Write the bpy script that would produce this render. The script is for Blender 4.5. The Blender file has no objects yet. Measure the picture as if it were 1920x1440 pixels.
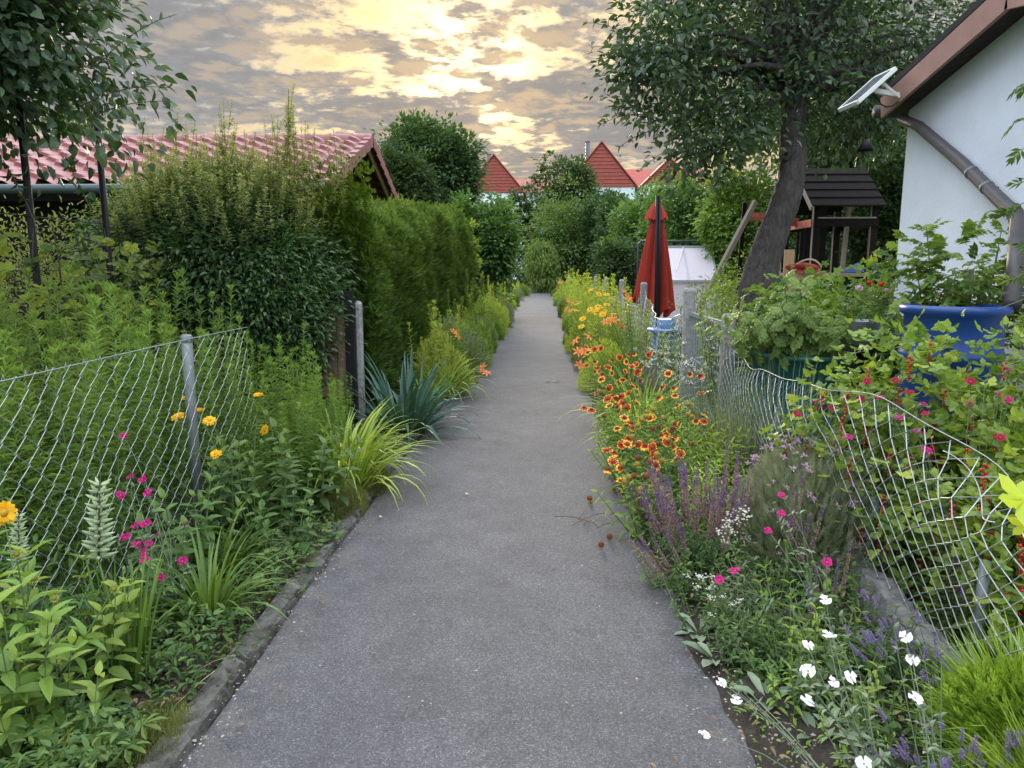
import bpy, math, random
import numpy as np
from mathutils import Vector, Matrix
R = math.radians
rng = np.random.default_rng(7)
random.seed(7)
scene = bpy.context.scene
COL = scene.collection

# ---------------------------------------------------------------- camera
F = 1360.0
PITCH = math.atan(215 / F)
YAW = R(2.4)
cam_d = bpy.data.cameras.new('camera'); cam = bpy.data.objects.new('camera', cam_d); COL.objects.link(cam)
cam.location = (0, 0, 1.6)
cam.rotation_euler = (math.pi / 2 - PITCH, 0, YAW)
cam_d.sensor_width = 36; cam_d.lens = F / 1920 * 36
cam_d.clip_start = 0.05; cam_d.clip_end = 2000
scene.camera = cam
CM = cam.rotation_euler.to_matrix()

def ray(px, py):
    return CM @ Vector(((px - 960) / F, (720 - py) / F, -1))
def at(px, py, Y):
    """a point of the place seen in direction (px, py) of the photograph, Y metres down the path"""
    d = ray(px, py); t = Y / d.y
    return Vector((d.x * t, Y, 1.6 + d.z * t))
def gnd(px, py, z=0.0):
    d = ray(px, py); t = (z - 1.6) / d.z
    return Vector((d.x * t, d.y * t, z))
def atX(px, py, X):
    d = ray(px, py); t = X / d.x
    return Vector((X, d.y * t, 1.6 + d.z * t))

# ---------------------------------------------------------------- light
SUN_EL, SUN_AZ = R(14.5), R(-6)      # azimuth from +Y, positive to +X
sun_dir = Vector((math.sin(SUN_AZ) * math.cos(SUN_EL), math.cos(SUN_AZ) * math.cos(SUN_EL), math.sin(SUN_EL)))
sd = bpy.data.lights.new('sun', 'SUN'); so = bpy.data.objects.new('sun', sd); COL.objects.link(so)
sd.energy = 3.2; sd.angle = R(14); sd.color = (1.0, 0.82, 0.60)
so.rotation_euler = (-sun_dir).to_track_quat('-Z', 'Y').to_euler()
so.location = (0, 0, 30)

class NT:
    def __init__(s, tree):
        s.t = tree; s.n = tree.nodes; s.l = tree.links
    def new(s, typ, **kw):
        nd = s.n.new(typ)
        for k, v in kw.items(): setattr(nd, k, v)
        return nd
    def put(s, sock, v):
        if hasattr(v, 'links') or isinstance(v, bpy.types.NodeSocket): s.l.new(v, sock)
        else: sock.default_value = v
    def m(s, op, a, b=0.0, c=0.0, clamp=False):
        nd = s.new('ShaderNodeMath', operation=op, use_clamp=clamp)
        s.put(nd.inputs[0], a); s.put(nd.inputs[1], b); s.put(nd.inputs[2], c)
        return nd.outputs[0]
    def mix(s, f, a, b, mode='MIX'):
        nd = s.new('ShaderNodeMix', data_type='RGBA', blend_type=mode)
        s.put(nd.inputs[0], f)
        for k, v in ((6, a), (7, b)):
            if isinstance(v, tuple) and len(v) == 3: v = v + (1,)
            s.put(nd.inputs[k], v)
        return nd.outputs[2]
    def step(s, x, a, b):
        nd = s.new('ShaderNodeMapRange', interpolation_type='SMOOTHSTEP')
        s.put(nd.inputs[0], x); nd.inputs[1].default_value = a; nd.inputs[2].default_value = b
        return nd.outputs[0]
    def noise(s, vec, scale, detail=4, rough=.55, dist=0.0, out=0):
        nd = s.new('ShaderNodeTexNoise')
        if vec is not None: s.l.new(vec, nd.inputs['Vector'])
        nd.inputs['Scale'].default_value = scale; nd.inputs['Detail'].default_value = detail
        nd.inputs['Roughness'].default_value = rough; nd.inputs['Distortion'].default_value = dist
        return nd.outputs[out]
    def ramp(s, x, stops):
        nd = s.new('ShaderNodeValToRGB'); e = nd.color_ramp.elements
        while len(e) < len(stops): e.new(0.5)
        for k, (p, c) in enumerate(stops):
            e[k].position = p; e[k].color = tuple(c) + (1,)
        s.put(nd.inputs[0], x)
        return nd.outputs[0]

world = bpy.data.worlds.new('World'); scene.world = world; world.use_nodes = True
w = NT(world.node_tree); w.n.clear()
tc = w.new('ShaderNodeTexCoord'); nrm = w.new('ShaderNodeVectorMath', operation='NORMALIZE')
w.l.new(tc.outputs['Generated'], nrm.inputs[0])
sep = w.new('ShaderNodeSeparateXYZ'); w.l.new(nrm.outputs[0], sep.inputs[0])
dx, dy, dz = sep.outputs
zz = w.m('ADD', w.m('MAXIMUM', dz, 0.0), 0.10)
cmb = w.new('ShaderNodeCombineXYZ')
w.l.new(w.m('DIVIDE', dx, zz), cmb.inputs[0]); w.l.new(w.m('DIVIDE', dy, zz), cmb.inputs[1])
P2 = cmb.outputs[0]
n1 = w.noise(P2, 1.55, 9, .60, .30)
n2 = w.noise(P2, 7.0, 8, .60, .25)
n3 = w.noise(P2, .45, 3, .5); n4 = w.noise(P2, 15.0, 6, .65, .3)
cl = w.m('ADD', w.m('ADD', w.m('MULTIPLY', n1, .51), w.m('ADD', w.m('MULTIPLY', n2, .31), w.m('MULTIPLY', n4, .12))), w.m('MULTIPLY', w.m('SUBTRACT', n3, .5), .35))
dotn = w.new('ShaderNodeVectorMath', operation='DOT_PRODUCT')
w.l.new(nrm.outputs[0], dotn.inputs[0]); dotn.inputs[1].default_value = sun_dir
dp = w.m('MAXIMUM', dotn.outputs['Value'], 0.0)
g1 = w.m('POWER', dp, 260.0)
g2 = w.m('POWER', dp, 45.0)
g3 = w.m('POWER', dp, 5.0)
# thinner cloud in front of the sun, so that the light breaks through there
band = w.m('DIVIDE', w.m('SUBTRACT', dz, .195), .040); band = w.m('POWER', 2.718, w.m('MULTIPLY', w.m('MULTIPLY', band, band), -1.0))
clx = w.m('ADD', w.m('SUBTRACT', cl, w.m('ADD', w.m('MULTIPLY', g2, .014), w.m('MULTIPLY', g1, .022))), w.m('SUBTRACT', w.m('MULTIPLY', band, .055), w.m('MULTIPLY', w.m('SUBTRACT', 1.0, w.step(dz, .05, .15)), .028)))
cover = w.step(clx, .365, .475)
thick = w.step(clx, .41, .53)
sky = w.new('ShaderNodeTexSky', sky_type='NISHITA', sun_disc=False, sun_elevation=SUN_EL, sun_rotation=SUN_AZ)
sky.air_density = 1.0; sky.dust_density = 2.0
nish = w.new('ShaderNodeVectorMath', operation='SCALE'); w.l.new(sky.outputs[0], nish.inputs[0]); nish.inputs['Scale'].default_value = 0.07
hz = w.step(dz, 0.03, .26)
clear = w.mix(hz, (1.0, .58, .22), (.68, .58, .40))
clear = w.mix(g3, w.mix(hz, (.66, .58, .44), (.42, .50, .58)), clear)
clear = w.mix(w.m('MULTIPLY', g2, .95, clamp=True), clear, (1.05, .74, .27))
gl = w.new('ShaderNodeVectorMath', operation='SCALE'); gl.inputs[0].default_value = (1.6, 1.35, 1.0); w.l.new(g1, gl.inputs['Scale'])
clear = w.mix(1.0, clear, gl.outputs[0], 'ADD')
ccol = w.mix(g2, (.34, .35, .37), (.40, .35, .30))
ccol = w.mix(w.m('SUBTRACT', 1.0, w.step(dz, .0, .13)), ccol, w.mix(g3, (.36, .34, .34), (.50, .36, .27)))
ccol = w.mix(w.m('MULTIPLY', thick, .75), ccol, w.mix(g3, (.225, .24, .265), (.235, .23, .235)))
sh = w.new('ShaderNodeVectorMath', operation='ADD'); w.l.new(P2, sh.inputs[0]); sh.inputs[1].default_value = (0.02, .12, 0)
n2b = w.noise(sh.outputs[0], 7.0, 8, .60, .25); n1b = w.noise(sh.outputs[0], 1.55, 9, .60, .30)
lit = w.m('ADD', w.m('MULTIPLY', w.m('SUBTRACT', n2, n2b), 1.6), w.m('MULTIPLY', w.m('SUBTRACT', n1, n1b), 2.6))
lit = w.step(lit, -.10, .42)
ccol = w.mix(w.m('MULTIPLY', lit, .85), ccol, w.mix(g2, w.mix(g3, (.37, .37, .38), (.47, .39, .31)), (.68, .50, .31)))
edge = w.m('MULTIPLY', w.m('MULTIPLY', cover, w.m('SUBTRACT', 1.0, cover)), w.m('ADD', w.m('MULTIPLY', g2, 2.0), w.m('MULTIPLY', g3, .7)))
eg = w.new('ShaderNodeVectorMath', operation='SCALE'); eg.inputs[0].default_value = (.9, .62, .24); w.l.new(edge, eg.inputs['Scale'])
skyc = w.mix(w.m('MULTIPLY', cover, .97), clear, ccol)
skyc = w.mix(1.0, skyc, eg.outputs[0], 'ADD')
# pale blue fill: unseen sky overhead and behind camera, brightened to light the foreground
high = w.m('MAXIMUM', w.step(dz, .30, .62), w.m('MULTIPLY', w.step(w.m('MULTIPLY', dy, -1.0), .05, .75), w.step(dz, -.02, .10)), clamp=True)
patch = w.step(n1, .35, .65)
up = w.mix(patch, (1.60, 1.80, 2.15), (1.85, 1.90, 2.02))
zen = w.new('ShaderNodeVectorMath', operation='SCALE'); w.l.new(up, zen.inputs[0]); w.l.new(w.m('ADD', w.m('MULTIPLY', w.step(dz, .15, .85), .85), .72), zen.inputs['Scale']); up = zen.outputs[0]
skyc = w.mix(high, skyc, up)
skyc = w.mix(1.0, skyc, nish.outputs[0], 'ADD') if False else w.mix(.006, skyc, nish.outputs[0])
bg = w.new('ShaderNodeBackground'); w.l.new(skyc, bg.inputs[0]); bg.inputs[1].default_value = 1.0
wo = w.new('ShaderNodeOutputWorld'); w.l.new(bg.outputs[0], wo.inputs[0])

scene.view_settings.view_transform = 'Standard'; scene.view_settings.look = 'None'
scene.view_settings.exposure = 0.22; scene.view_settings.gamma = 1.0
scene.view_settings.use_curve_mapping = False
scene.cycles.max_bounces = 7; scene.cycles.diffuse_bounces = 3; scene.cycles.transmission_bounces = 6
scene.cycles.glossy_bounces = 2; scene.cycles.transparent_max_bounces = 6
scene.cycles.use_denoising = True

# ---------------------------------------------------------------- mesh builder
class MB:
    def __init__(s):
        s.V = []; s.nv = 0; s.T = []; s.A = []; s.mats = []
    def mi(s, m):
        if m not in s.mats: s.mats.append(m)
        return s.mats.index(m)
    def raw(s, V, faces, mat, v=.5, smooth=False):
        """V (n,3); faces (k, 3|4) index array"""
        V = np.asarray(V, float).reshape(-1, 3)
        n = len(V)
        s.V.append(V)
        s.A.append(np.full(n, v) if np.isscalar(v) else np.asarray(v, float))
        faces = faces if isinstance(faces, list) else [faces]
        k = s.mi(mat)
        for f in faces:
            f = np.asarray(f, np.int64)
            if f.size: s.T.append((f + s.nv, k, smooth))
        s.nv += n
    def tpl(s, tpl, P, D, N, L, W, mat, v=None, smooth=False):
        """copies of a leaf-like template (V, faces list) along directions D with upper side N"""
        TV, TF = tpl
        P = np.asarray(P, float).reshape(-1, 3); n = len(P)
        if n == 0: return
        D = np.broadcast_to(np.asarray(D, float), (n, 3)); N = np.broadcast_to(np.asarray(N, float), (n, 3))
        L = np.broadcast_to(np.asarray(L, float), (n,)); W = np.broadcast_to(np.asarray(W, float), (n,))
        y = D / (np.linalg.norm(D, axis=1, keepdims=True) + 1e-9)
        x = np.cross(y, N); xl = np.linalg.norm(x, axis=1, keepdims=True)
        x = np.where(xl < 1e-4, np.cross(y, np.array([.3, .8, .5])), x)
        x = x / (np.linalg.norm(x, axis=1, keepdims=True) + 1e-9)
        z = np.cross(x, y)
        m = len(TV)
        V = (P[:, None, :] + TV[None, :, 0, None] * (W[:, None] * x)[:, None, :]
             + TV[None, :, 1, None] * (L[:, None] * y)[:, None, :] + TV[None, :, 2, None] * (L[:, None] * z)[:, None, :])
        if v is None: v = rng.random(n)
        v = np.broadcast_to(np.asarray(v, float), (n,))
        s.V.append(V.reshape(-1, 3)); s.A.append(np.repeat(v, m))
        k = s.mi(mat)
        for f in TF:
            ff = (f[None] + (np.arange(n) * m)[:, None, None]).reshape(-1, f.shape[1]) + s.nv
            s.T.append((ff, k, smooth))
        s.nv += n * m
    def tube(s, pts, rad, mat, sides=5, v=.5, cap=True):
        pts = np.asarray([tuple(p) for p in pts], float); n = len(pts)
        rad = np.broadcast_to(np.asarray(rad, float), (n,))
        t = np.gradient(pts, axis=0); t /= (np.linalg.norm(t, axis=1, keepdims=True) + 1e-9)
        ref = np.array([0, 0, 1.0]) if abs(t[0][2]) < .8 else np.array([1.0, 0, 0])
        u = np.cross(t[0], ref); u /= np.linalg.norm(u)
        V = []
        for i in range(n):
            u = u - t[i] * np.dot(u, t[i]); u /= (np.linalg.norm(u) + 1e-9)
            b = np.cross(t[i], u)
            a = np.arange(sides) * 2 * math.pi / sides
            V.append(pts[i] + rad[i] * (np.cos(a)[:, None] * u + np.sin(a)[:, None] * b))
        V = np.concatenate(V)
        i, j = np.meshgrid(np.arange(n - 1), np.arange(sides), indexing='ij')
        i = i.ravel(); j = j.ravel(); j2 = (j + 1) % sides
        F4 = np.stack([i * sides + j, i * sides + j2, (i + 1) * sides + j2, (i + 1) * sides + j], 1)
        fs = [F4]
        if cap:
            V = np.concatenate([V, pts[:1], pts[-1:]])
            a = np.arange(sides); b = (a + 1) % sides
            fs.append(np.stack([b, a, np.full(sides, n * sides)], 1))
            o = (n - 1) * sides
            fs.append(np.stack([a + o, b + o, np.full(sides, n * sides + 1)], 1))
        s.raw(V, fs, mat, v, smooth=sides > 4)
    def beam(s, p0, p1, wd, th, mat, up=(0, 0, 1), v=.5):
        p0 = np.array(p0, float); p1 = np.array(p1, float); y = p1 - p0; y /= np.linalg.norm(y)
        x = np.cross(y, up)
        if np.linalg.norm(x) < 1e-4: x = np.cross(y, (0, 1, 0))
        x /= np.linalg.norm(x); z = np.cross(x, y)
        V = [p + sx * x * wd / 2 + sz * z * th / 2 for p in (p0, p1) for sx, sz in ((-1, -1), (1, -1), (1, 1), (-1, 1))]
        F4 = [(0, 1, 2, 3), (7, 6, 5, 4), (0, 4, 5, 1), (1, 5, 6, 2), (2, 6, 7, 3), (3, 7, 4, 0)]
        s.raw(V, np.array(F4), mat, v)
    def box(s, lo, hi, mat, v=.5):
        x0, y0, z0 = lo; x1, y1, z1 = hi
        V = [(x0, y0, z0), (x1, y0, z0), (x1, y1, z0), (x0, y1, z0), (x0, y0, z1), (x1, y0, z1), (x1, y1, z1), (x0, y1, z1)]
        F4 = [(3, 2, 1, 0), (4, 5, 6, 7), (0, 1, 5, 4), (1, 2, 6, 5), (2, 3, 7, 6), (3, 0, 4, 7)]
        s.raw(V, np.array(F4), mat, v)
    def poly(s, pts, mat, v=.5):
        n = len(pts); c = np.mean(np.array([tuple(p) for p in pts], float), axis=0)
        V = [tuple(p) for p in pts] + [tuple(c)]
        s.raw(V, np.array([(i, (i + 1) % n, n) for i in range(n)]), mat, v)
    def lathe(s, prof, mat, sides=24, c=(0, 0, 0), v=.5, smooth=True):
        V = []
        for r, z in prof:
            a = np.arange(sides) * 2 * math.pi / sides
            V.append(np.stack([c[0] + r * np.cos(a), c[1] + r * np.sin(a), np.full(sides, c[2] + z)], 1))
        n = len(prof); V = np.concatenate(V)
        i, j = np.meshgrid(np.arange(n - 1), np.arange(sides), indexing='ij'); i = i.ravel(); j = j.ravel(); j2 = (j + 1) % sides
        s.raw(V, np.stack([i * sides + j, i * sides + j2, (i + 1) * sides + j2, (i + 1) * sides + j], 1), mat, v, smooth)
    def grid(s, V, nu, nv, mat, v=.5, smooth=True):
        i, j = np.meshgrid(np.arange(nu - 1), np.arange(nv - 1), indexing='ij'); i = i.ravel(); j = j.ravel()
        s.raw(V, np.stack([i * nv + j, (i + 1) * nv + j, (i + 1) * nv + j + 1, i * nv + j + 1], 1), mat, v, smooth)
    def mesh(s, name):
        me = bpy.data.meshes.new(name)
        V = np.concatenate(s.V) if s.V else np.zeros((0, 3))
        me.vertices.add(len(V)); me.vertices.foreach_set('co', V.astype(np.float32).ravel())
        loops = np.concatenate([f.ravel() for f, _, _ in s.T]); tot = np.concatenate([np.full(len(f), f.shape[1]) for f, _, _ in s.T])
        st = np.concatenate([[0], np.cumsum(tot)[:-1]])
        me.loops.add(len(loops)); me.loops.foreach_set('vertex_index', loops.astype(np.int32))
        me.polygons.add(len(tot)); me.polygons.foreach_set('loop_start', st.astype(np.int32))
        me.polygons.foreach_set('material_index', np.concatenate([np.full(len(f), k) for f, k, _ in s.T]).astype(np.int32))
        me.polygons.foreach_set('use_smooth', np.concatenate([np.full(len(f), sm) for f, _, sm in s.T]))
        a = me.attributes.new('v', 'FLOAT', 'POINT'); a.data.foreach_set('value', np.concatenate(s.A).astype(np.float32))
        for m in s.mats: me.materials.append(M[m])
        me.update(calc_edges=True)
        return me
    def build(s, name, parent=None, loc=None, label=None):
        return place(s.mesh(name), name, parent, loc, label=label)

def place(me, name, parent=None, loc=None, rot=None, scale=None, label=None):
    o = bpy.data.objects.new(name, me); COL.objects.link(o)
    if parent is not None: o.parent = parent
    if loc is not None: o.location = loc
    if rot is not None: o.rotation_euler = rot
    if scale is not None: o.scale = (scale,) * 3 if np.isscalar(scale) else scale
    if label: o['label'] = label
    return o
def thing(name, label, cat, loc=(0, 0, 0), rz=0.0, scale=1.0, group=None, rot=None):
    o = bpy.data.objects.new(name, None); COL.objects.link(o)
    o.empty_display_size = .1
    o.location = loc; o.rotation_euler = rot if rot is not None else (0, 0, rz); o.scale = (scale,) * 3
    tag(o, label, cat, group); return o
def tag(o, label, cat, group=None):
    o['label'] = label; o['category'] = cat
    if group: o['group'] = group
    return o
def struct(o): o['kind'] = 'structure'; return o
def stuff(o, label, cat): o['kind'] = 'stuff'; return tag(o, label, cat)

# ---------------------------------------------------------------- materials
M = {}
def mat(name):
    m = bpy.data.materials.new(name); m.use_nodes = True; M[name] = m
    t = NT(m.node_tree); t.bsdf = t.n['Principled BSDF']; t.out = t.n['Material Output']
    return t
def leafm(name, cols, rough=.5, trans=.35, under=1.25, spec=.35, k=(1.42, 1.27, 1.25)):
    cols = [tuple(a * b for a, b in zip(c, k)) for c in cols]
    t = mat(name)
    a = t.new('ShaderNodeAttribute', attribute_name='v')
    c = t.ramp(a.outputs['Fac'], [(i / (len(cols) - 1), q) for i, q in enumerate(cols)])
    oi = t.new('ShaderNodeObjectInfo')
    hsv = t.new('ShaderNodeHueSaturation'); t.l.new(c, hsv.inputs['Color'])
    t.put(hsv.inputs['Value'], t.m('ADD', t.m('MULTIPLY', oi.outputs['Random'], .3), .85))
    t.put(hsv.inputs['Hue'], t.m('ADD', t.m('MULTIPLY', oi.outputs['Random'], .02), .49))
    col = hsv.outputs[0]
    ge = t.new('ShaderNodeNewGeometry')
    col2 = t.mix(ge.outputs['Backfacing'], col, t.mix(1.0, col, (under, under, under * 1.05), 'MULTIPLY'))
    t.l.new(col2, t.bsdf.inputs['Base Color']); t.bsdf.inputs['Roughness'].default_value = rough
    t.bsdf.inputs['Specular IOR Level'].default_value = spec
    tr = t.new('ShaderNodeBsdfTranslucent')
    t.l.new(t.mix(1.0, col, (1.5, 1.45, .7), 'MULTIPLY'), tr.inputs[0])
    mx = t.new('ShaderNodeMixShader'); mx.inputs[0].default_value = trans
    t.l.new(t.bsdf.outputs[0], mx.inputs[1]); t.l.new(tr.outputs[0], mx.inputs[2]); t.l.new(mx.outputs[0], t.out.inputs[0])
def flat(name, col, rough=.6, metal=0.0, nscale=0.0, namp=.2, bump=0.0, bscale=None, spec=.4, trans=0, vary=0.0, stretch=None, bd=.02):
    t = mat(name)
    b = t.bsdf; b.inputs['Roughness'].default_value = rough; b.inputs['Metallic'].default_value = metal
    b.inputs['Specular IOR Level'].default_value = spec
    tcn = t.new('ShaderNodeTexCoord'); vec = tcn.outputs['Object']
    if stretch:
        mp = t.new('ShaderNodeMapping'); mp.inputs['Scale'].default_value = stretch; t.l.new(vec, mp.inputs[0]); vec = mp.outputs[0]
    c = tuple(col)
    lo = tuple(max(0, x * (1 - namp)) for x in c); hi = tuple(x * (1 + namp) for x in c)
    if nscale:
        n = t.noise(vec, nscale, 6, .65)
        cc = t.ramp(n, [(.3, lo), (.7, hi)])
    else:
        cc = None
    if vary:
        a = t.new('ShaderNodeAttribute', attribute_name='v')
        f = t.m('ADD', t.m('MULTIPLY', a.outputs['Fac'], 2 * vary), 1 - vary)
        sc = t.new('ShaderNodeVectorMath', operation='SCALE')
        if cc is not None: t.l.new(cc, sc.inputs[0])
        else: sc.inputs[0].default_value = c
        t.l.new(f, sc.inputs['Scale']); cc = sc.outputs[0]
    if cc is not None: t.l.new(cc, b.inputs['Base Color'])
    else: b.inputs['Base Color'].default_value = c + (1,)
    if bump:
        bn = t.new('ShaderNodeBump'); bn.inputs['Strength'].default_value = bump; bn.inputs['Distance'].default_value = bd
        t.l.new(t.noise(vec, bscale or nscale or 20, 6, .65), bn.inputs['Height']); t.l.new(bn.outputs[0], b.inputs['Normal'])
    if trans:
        tr = t.new('ShaderNodeBsdfTranslucent')
        if cc is not None: t.l.new(cc, tr.inputs[0])
        else: tr.inputs[0].default_value = c + (1,)
        mx = t.new('ShaderNodeMixShader'); mx.inputs[0].default_value = trans
        t.l.new(b.outputs[0], mx.inputs[1]); t.l.new(tr.outputs[0], mx.inputs[2]); t.l.new(mx.outputs[0], t.out.inputs[0])
    return t

# foliage (real-world albedo)
leafm('lf_goldenrod', [(.040, .088, .018), (.085, .165, .030), (.16, .26, .05)])
leafm('lf_goldenrod_far', [(.11, .18, .03), (.20, .29, .05), (.30, .38, .08)])
leafm('lf_broad', [(.030, .075, .022), (.055, .120, .030), (.095, .175, .040)], rough=.45)
leafm('lf_young', [(.07, .14, .03), (.12, .21, .04), (.19, .28, .05)], rough=.45)
leafm('lf_lime', [(.08, .15, .025), (.14, .22, .03), (.22, .29, .05)], rough=.45)
leafm('lf_daylily', [(.035, .085, .018), (.070, .140, .025), (.12, .20, .04)], rough=.42)
leafm('lf_iris', [(.020, .060, .045), (.035, .090, .065), (.060, .120, .080)], rough=.42, trans=.2)
leafm('lf_privet', [(.016, .048, .016), (.038, .090, .027), (.085, .160, .045)], rough=.35, trans=.22, spec=.5)
leafm('lf_privet_shoot', [(.085, .135, .045), (.15, .21, .070), (.25, .30, .11)], rough=.4, trans=.4)
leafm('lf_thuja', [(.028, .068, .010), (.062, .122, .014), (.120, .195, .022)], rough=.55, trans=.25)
leafm('lf_apple', [(.016, .042, .020), (.034, .076, .035), (.085, .145, .075)], rough=.4, trans=.3, spec=.45, under=1.7)
leafm('lf_vine', [(.06, .12, .02), (.12, .20, .03), (.24, .30, .03)], trans=.45)
leafm('lf_far_dark', [(.020, .050, .018), (.035, .078, .025), (.060, .105, .035)])
leafm('lf_far_mid', [(.035, .085, .022), (.065, .135, .030), (.11, .19, .045)])
leafm('lf_far_light', [(.07, .13, .03), (.12, .20, .045), (.18, .26, .06)])
leafm('lf_currant', [(.07, .13, .03), (.13, .21, .035), (.25, .33, .05)], rough=.45)
leafm('lf_silver', [(.075, .125, .070), (.12, .18, .11), (.19, .25, .17)], rough=.8, trans=.15)
leafm('lf_feather', [(.075, .11, .065), (.125, .17, .10), (.19, .24, .14)], rough=.7, trans=.2)
leafm('lf_santolina', [(.06, .12, .015), (.12, .20, .02), (.20, .29, .04)], rough=.6)
leafm('lf_tomato', [(.045, .105, .022), (.085, .165, .035), (.14, .24, .05)], rough=.45)
leafm('lf_moss', [(.055, .080, .020), (.095, .125, .028), (.15, .17, .045)], rough=.9, trans=.1)
leafm('lf_maple', [(.24, .34, .03), (.30, .40, .04)], rough=.4, trans=.5)
leafm('lf_salvia', [(.030, .065, .025), (.050, .095, .038), (.08, .13, .05)], rough=.6)
flat('stem_green', (.10, .16, .05), .6, vary=.3)
flat('stem_brown', (.09, .06, .04), .8, nscale=30)
flat('bark', (.078, .070, .066), .9, nscale=9, namp=.55, bump=1.0, bscale=11, stretch=(3, 3, .7), bd=.07)
flat('bark_light', (.12, .10, .085), .9, nscale=9, namp=.4, bump=.6, stretch=(3, 3, .7))
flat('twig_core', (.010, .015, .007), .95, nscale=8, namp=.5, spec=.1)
# petals
def petal(name, col, vary=.2, trans=.35): flat(name, col, .6, vary=vary, trans=trans, spec=.2)
petal('pt_yellow', (.85, .50, .02)); petal('pt_orange', (.82, .28, .09)); petal('pt_lav', (.27, .19, .42), .35); petal('pt_magenta', (.48, .015, .17), .35)
petal('pt_red', (.48, .035, .015), .3); petal('pt_yrim', (.82, .50, .07)); petal('pt_white', (.80, .80, .78), .08)
petal('pt_purple', (.17, .085, .27), .35); petal('pt_spent', (.32, .215, .19), .4); petal('pt_pink', (.58, .34, .52), .3)
petal('pt_crimson', (.40, .01, .05), .3); petal('pt_rose', (.70, .25, .28), .3)
flat('cone_brown', (.13, .035, .012), .9, vary=.4); flat('cone_olive', (.20, .16, .03), .9, vary=.3); flat('cone_gold', (.45, .25, .02), .9, vary=.2)
flat('pod_green', (.32, .40, .22), .85, vary=.2); flat('berry_red', (.42, .010, .008), .25, vary=.3, spec=.4)
flat('apple_fruit', (.20, .28, .08), .4, vary=.2)
flat('straw', (.50, .42, .26), .8)
# solids
flat('concrete', (.26, .26, .25), .9, nscale=25, namp=.35, bump=.5, bscale=60)
flat('concrete_dark', (.095, .092, .080), .95, nscale=14, namp=.65, bump=.9, bscale=35)
flat('wire', (.34, .37, .37), .42, metal=.55, nscale=30, namp=.2)
flat('concrete_mid', (.17, .168, .16), .95, nscale=16, namp=.45, bump=.7, bscale=40)
flat('galv', (.34, .37, .39), .45, metal=.5, nscale=18, namp=.2)
flat('galv_dark', (.16, .18, .19), .5, metal=.4, nscale=18, namp=.3)
flat('black_paint', (.008, .008, .010), .6, spec=.25)
flat('dark_wood', (.011, .009, .008), .9, spec=.15, nscale=14, namp=.6, bump=.4, stretch=(1, 8, 8))
flat('plank_light', (.42, .31, .18), .75, nscale=10, namp=.25, stretch=(6, 6, 1))
flat('plank_mid', (.16, .11, .07), .8, nscale=12, namp=.3, stretch=(6, 6, 1))
flat('plank_grey', (.22, .19, .15), .85, nscale=12, namp=.3, stretch=(1, 6, 6))
flat('red_plank', (.45, .13, .10), .8, nscale=14, namp=.5)
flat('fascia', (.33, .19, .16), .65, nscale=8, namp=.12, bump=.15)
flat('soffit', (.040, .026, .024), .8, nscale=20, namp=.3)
flat('roof_felt', (.02, .02, .022), .8)
flat('render_white', (.62, .68, .76), .85, nscale=2.2, namp=.07, bump=.25, bscale=40)
flat('pipe_grey', (.065, .060, .062), .5, nscale=12, namp=.2)
flat('white_plastic', (.72, .74, .72), .4)
flat('cell_blue', (.02, .025, .04), .12, spec=.8)
flat('tile_red', (.27, .115, .108), .5, nscale=7, namp=.30, spec=.4, vary=.18)
flat('tile_far', (.33, .075, .055), .7, nscale=2, namp=.15)
flat('roof_far', (.30, .12, .09), .8, nscale=1, namp=.2)
flat('wall_far', (.58, .68, .70), .85)
flat('glass_dark', (.02, .025, .03), .1, spec=.8)
flat('umbrella_red', (.42, .045, .028), .8, nscale=4, namp=.12, trans=.15)
flat('barrel_blue', (.012, .050, .21), .35, nscale=5, namp=.15, spec=.5)
flat('teal', (.02, .11, .10), .5, nscale=6, namp=.2)
flat('gutter', (.035, .055, .055), .45, metal=.2)
flat('poly_white', (.80, .74, .80), .35, trans=.35, spec=.5)
flat('alu', (.45, .48, .48), .4, metal=.5)
flat('light_blue', (.18, .36, .66), .45)
flat('carton', (.45, .32, .22), .8)
flat('cloth_red', (.35, .06, .05), .9); flat('cloth_blue', (.05, .10, .25), .9)
flat('dark_inside', (.012, .012, .012), .95)
flat('water', (.02, .03, .03), .05)
flat('stone_bit', (.26, .24, .20), .9, vary=.5)
flat('dry_leaf', (.17, .105, .06), .85, vary=.4)

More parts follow.
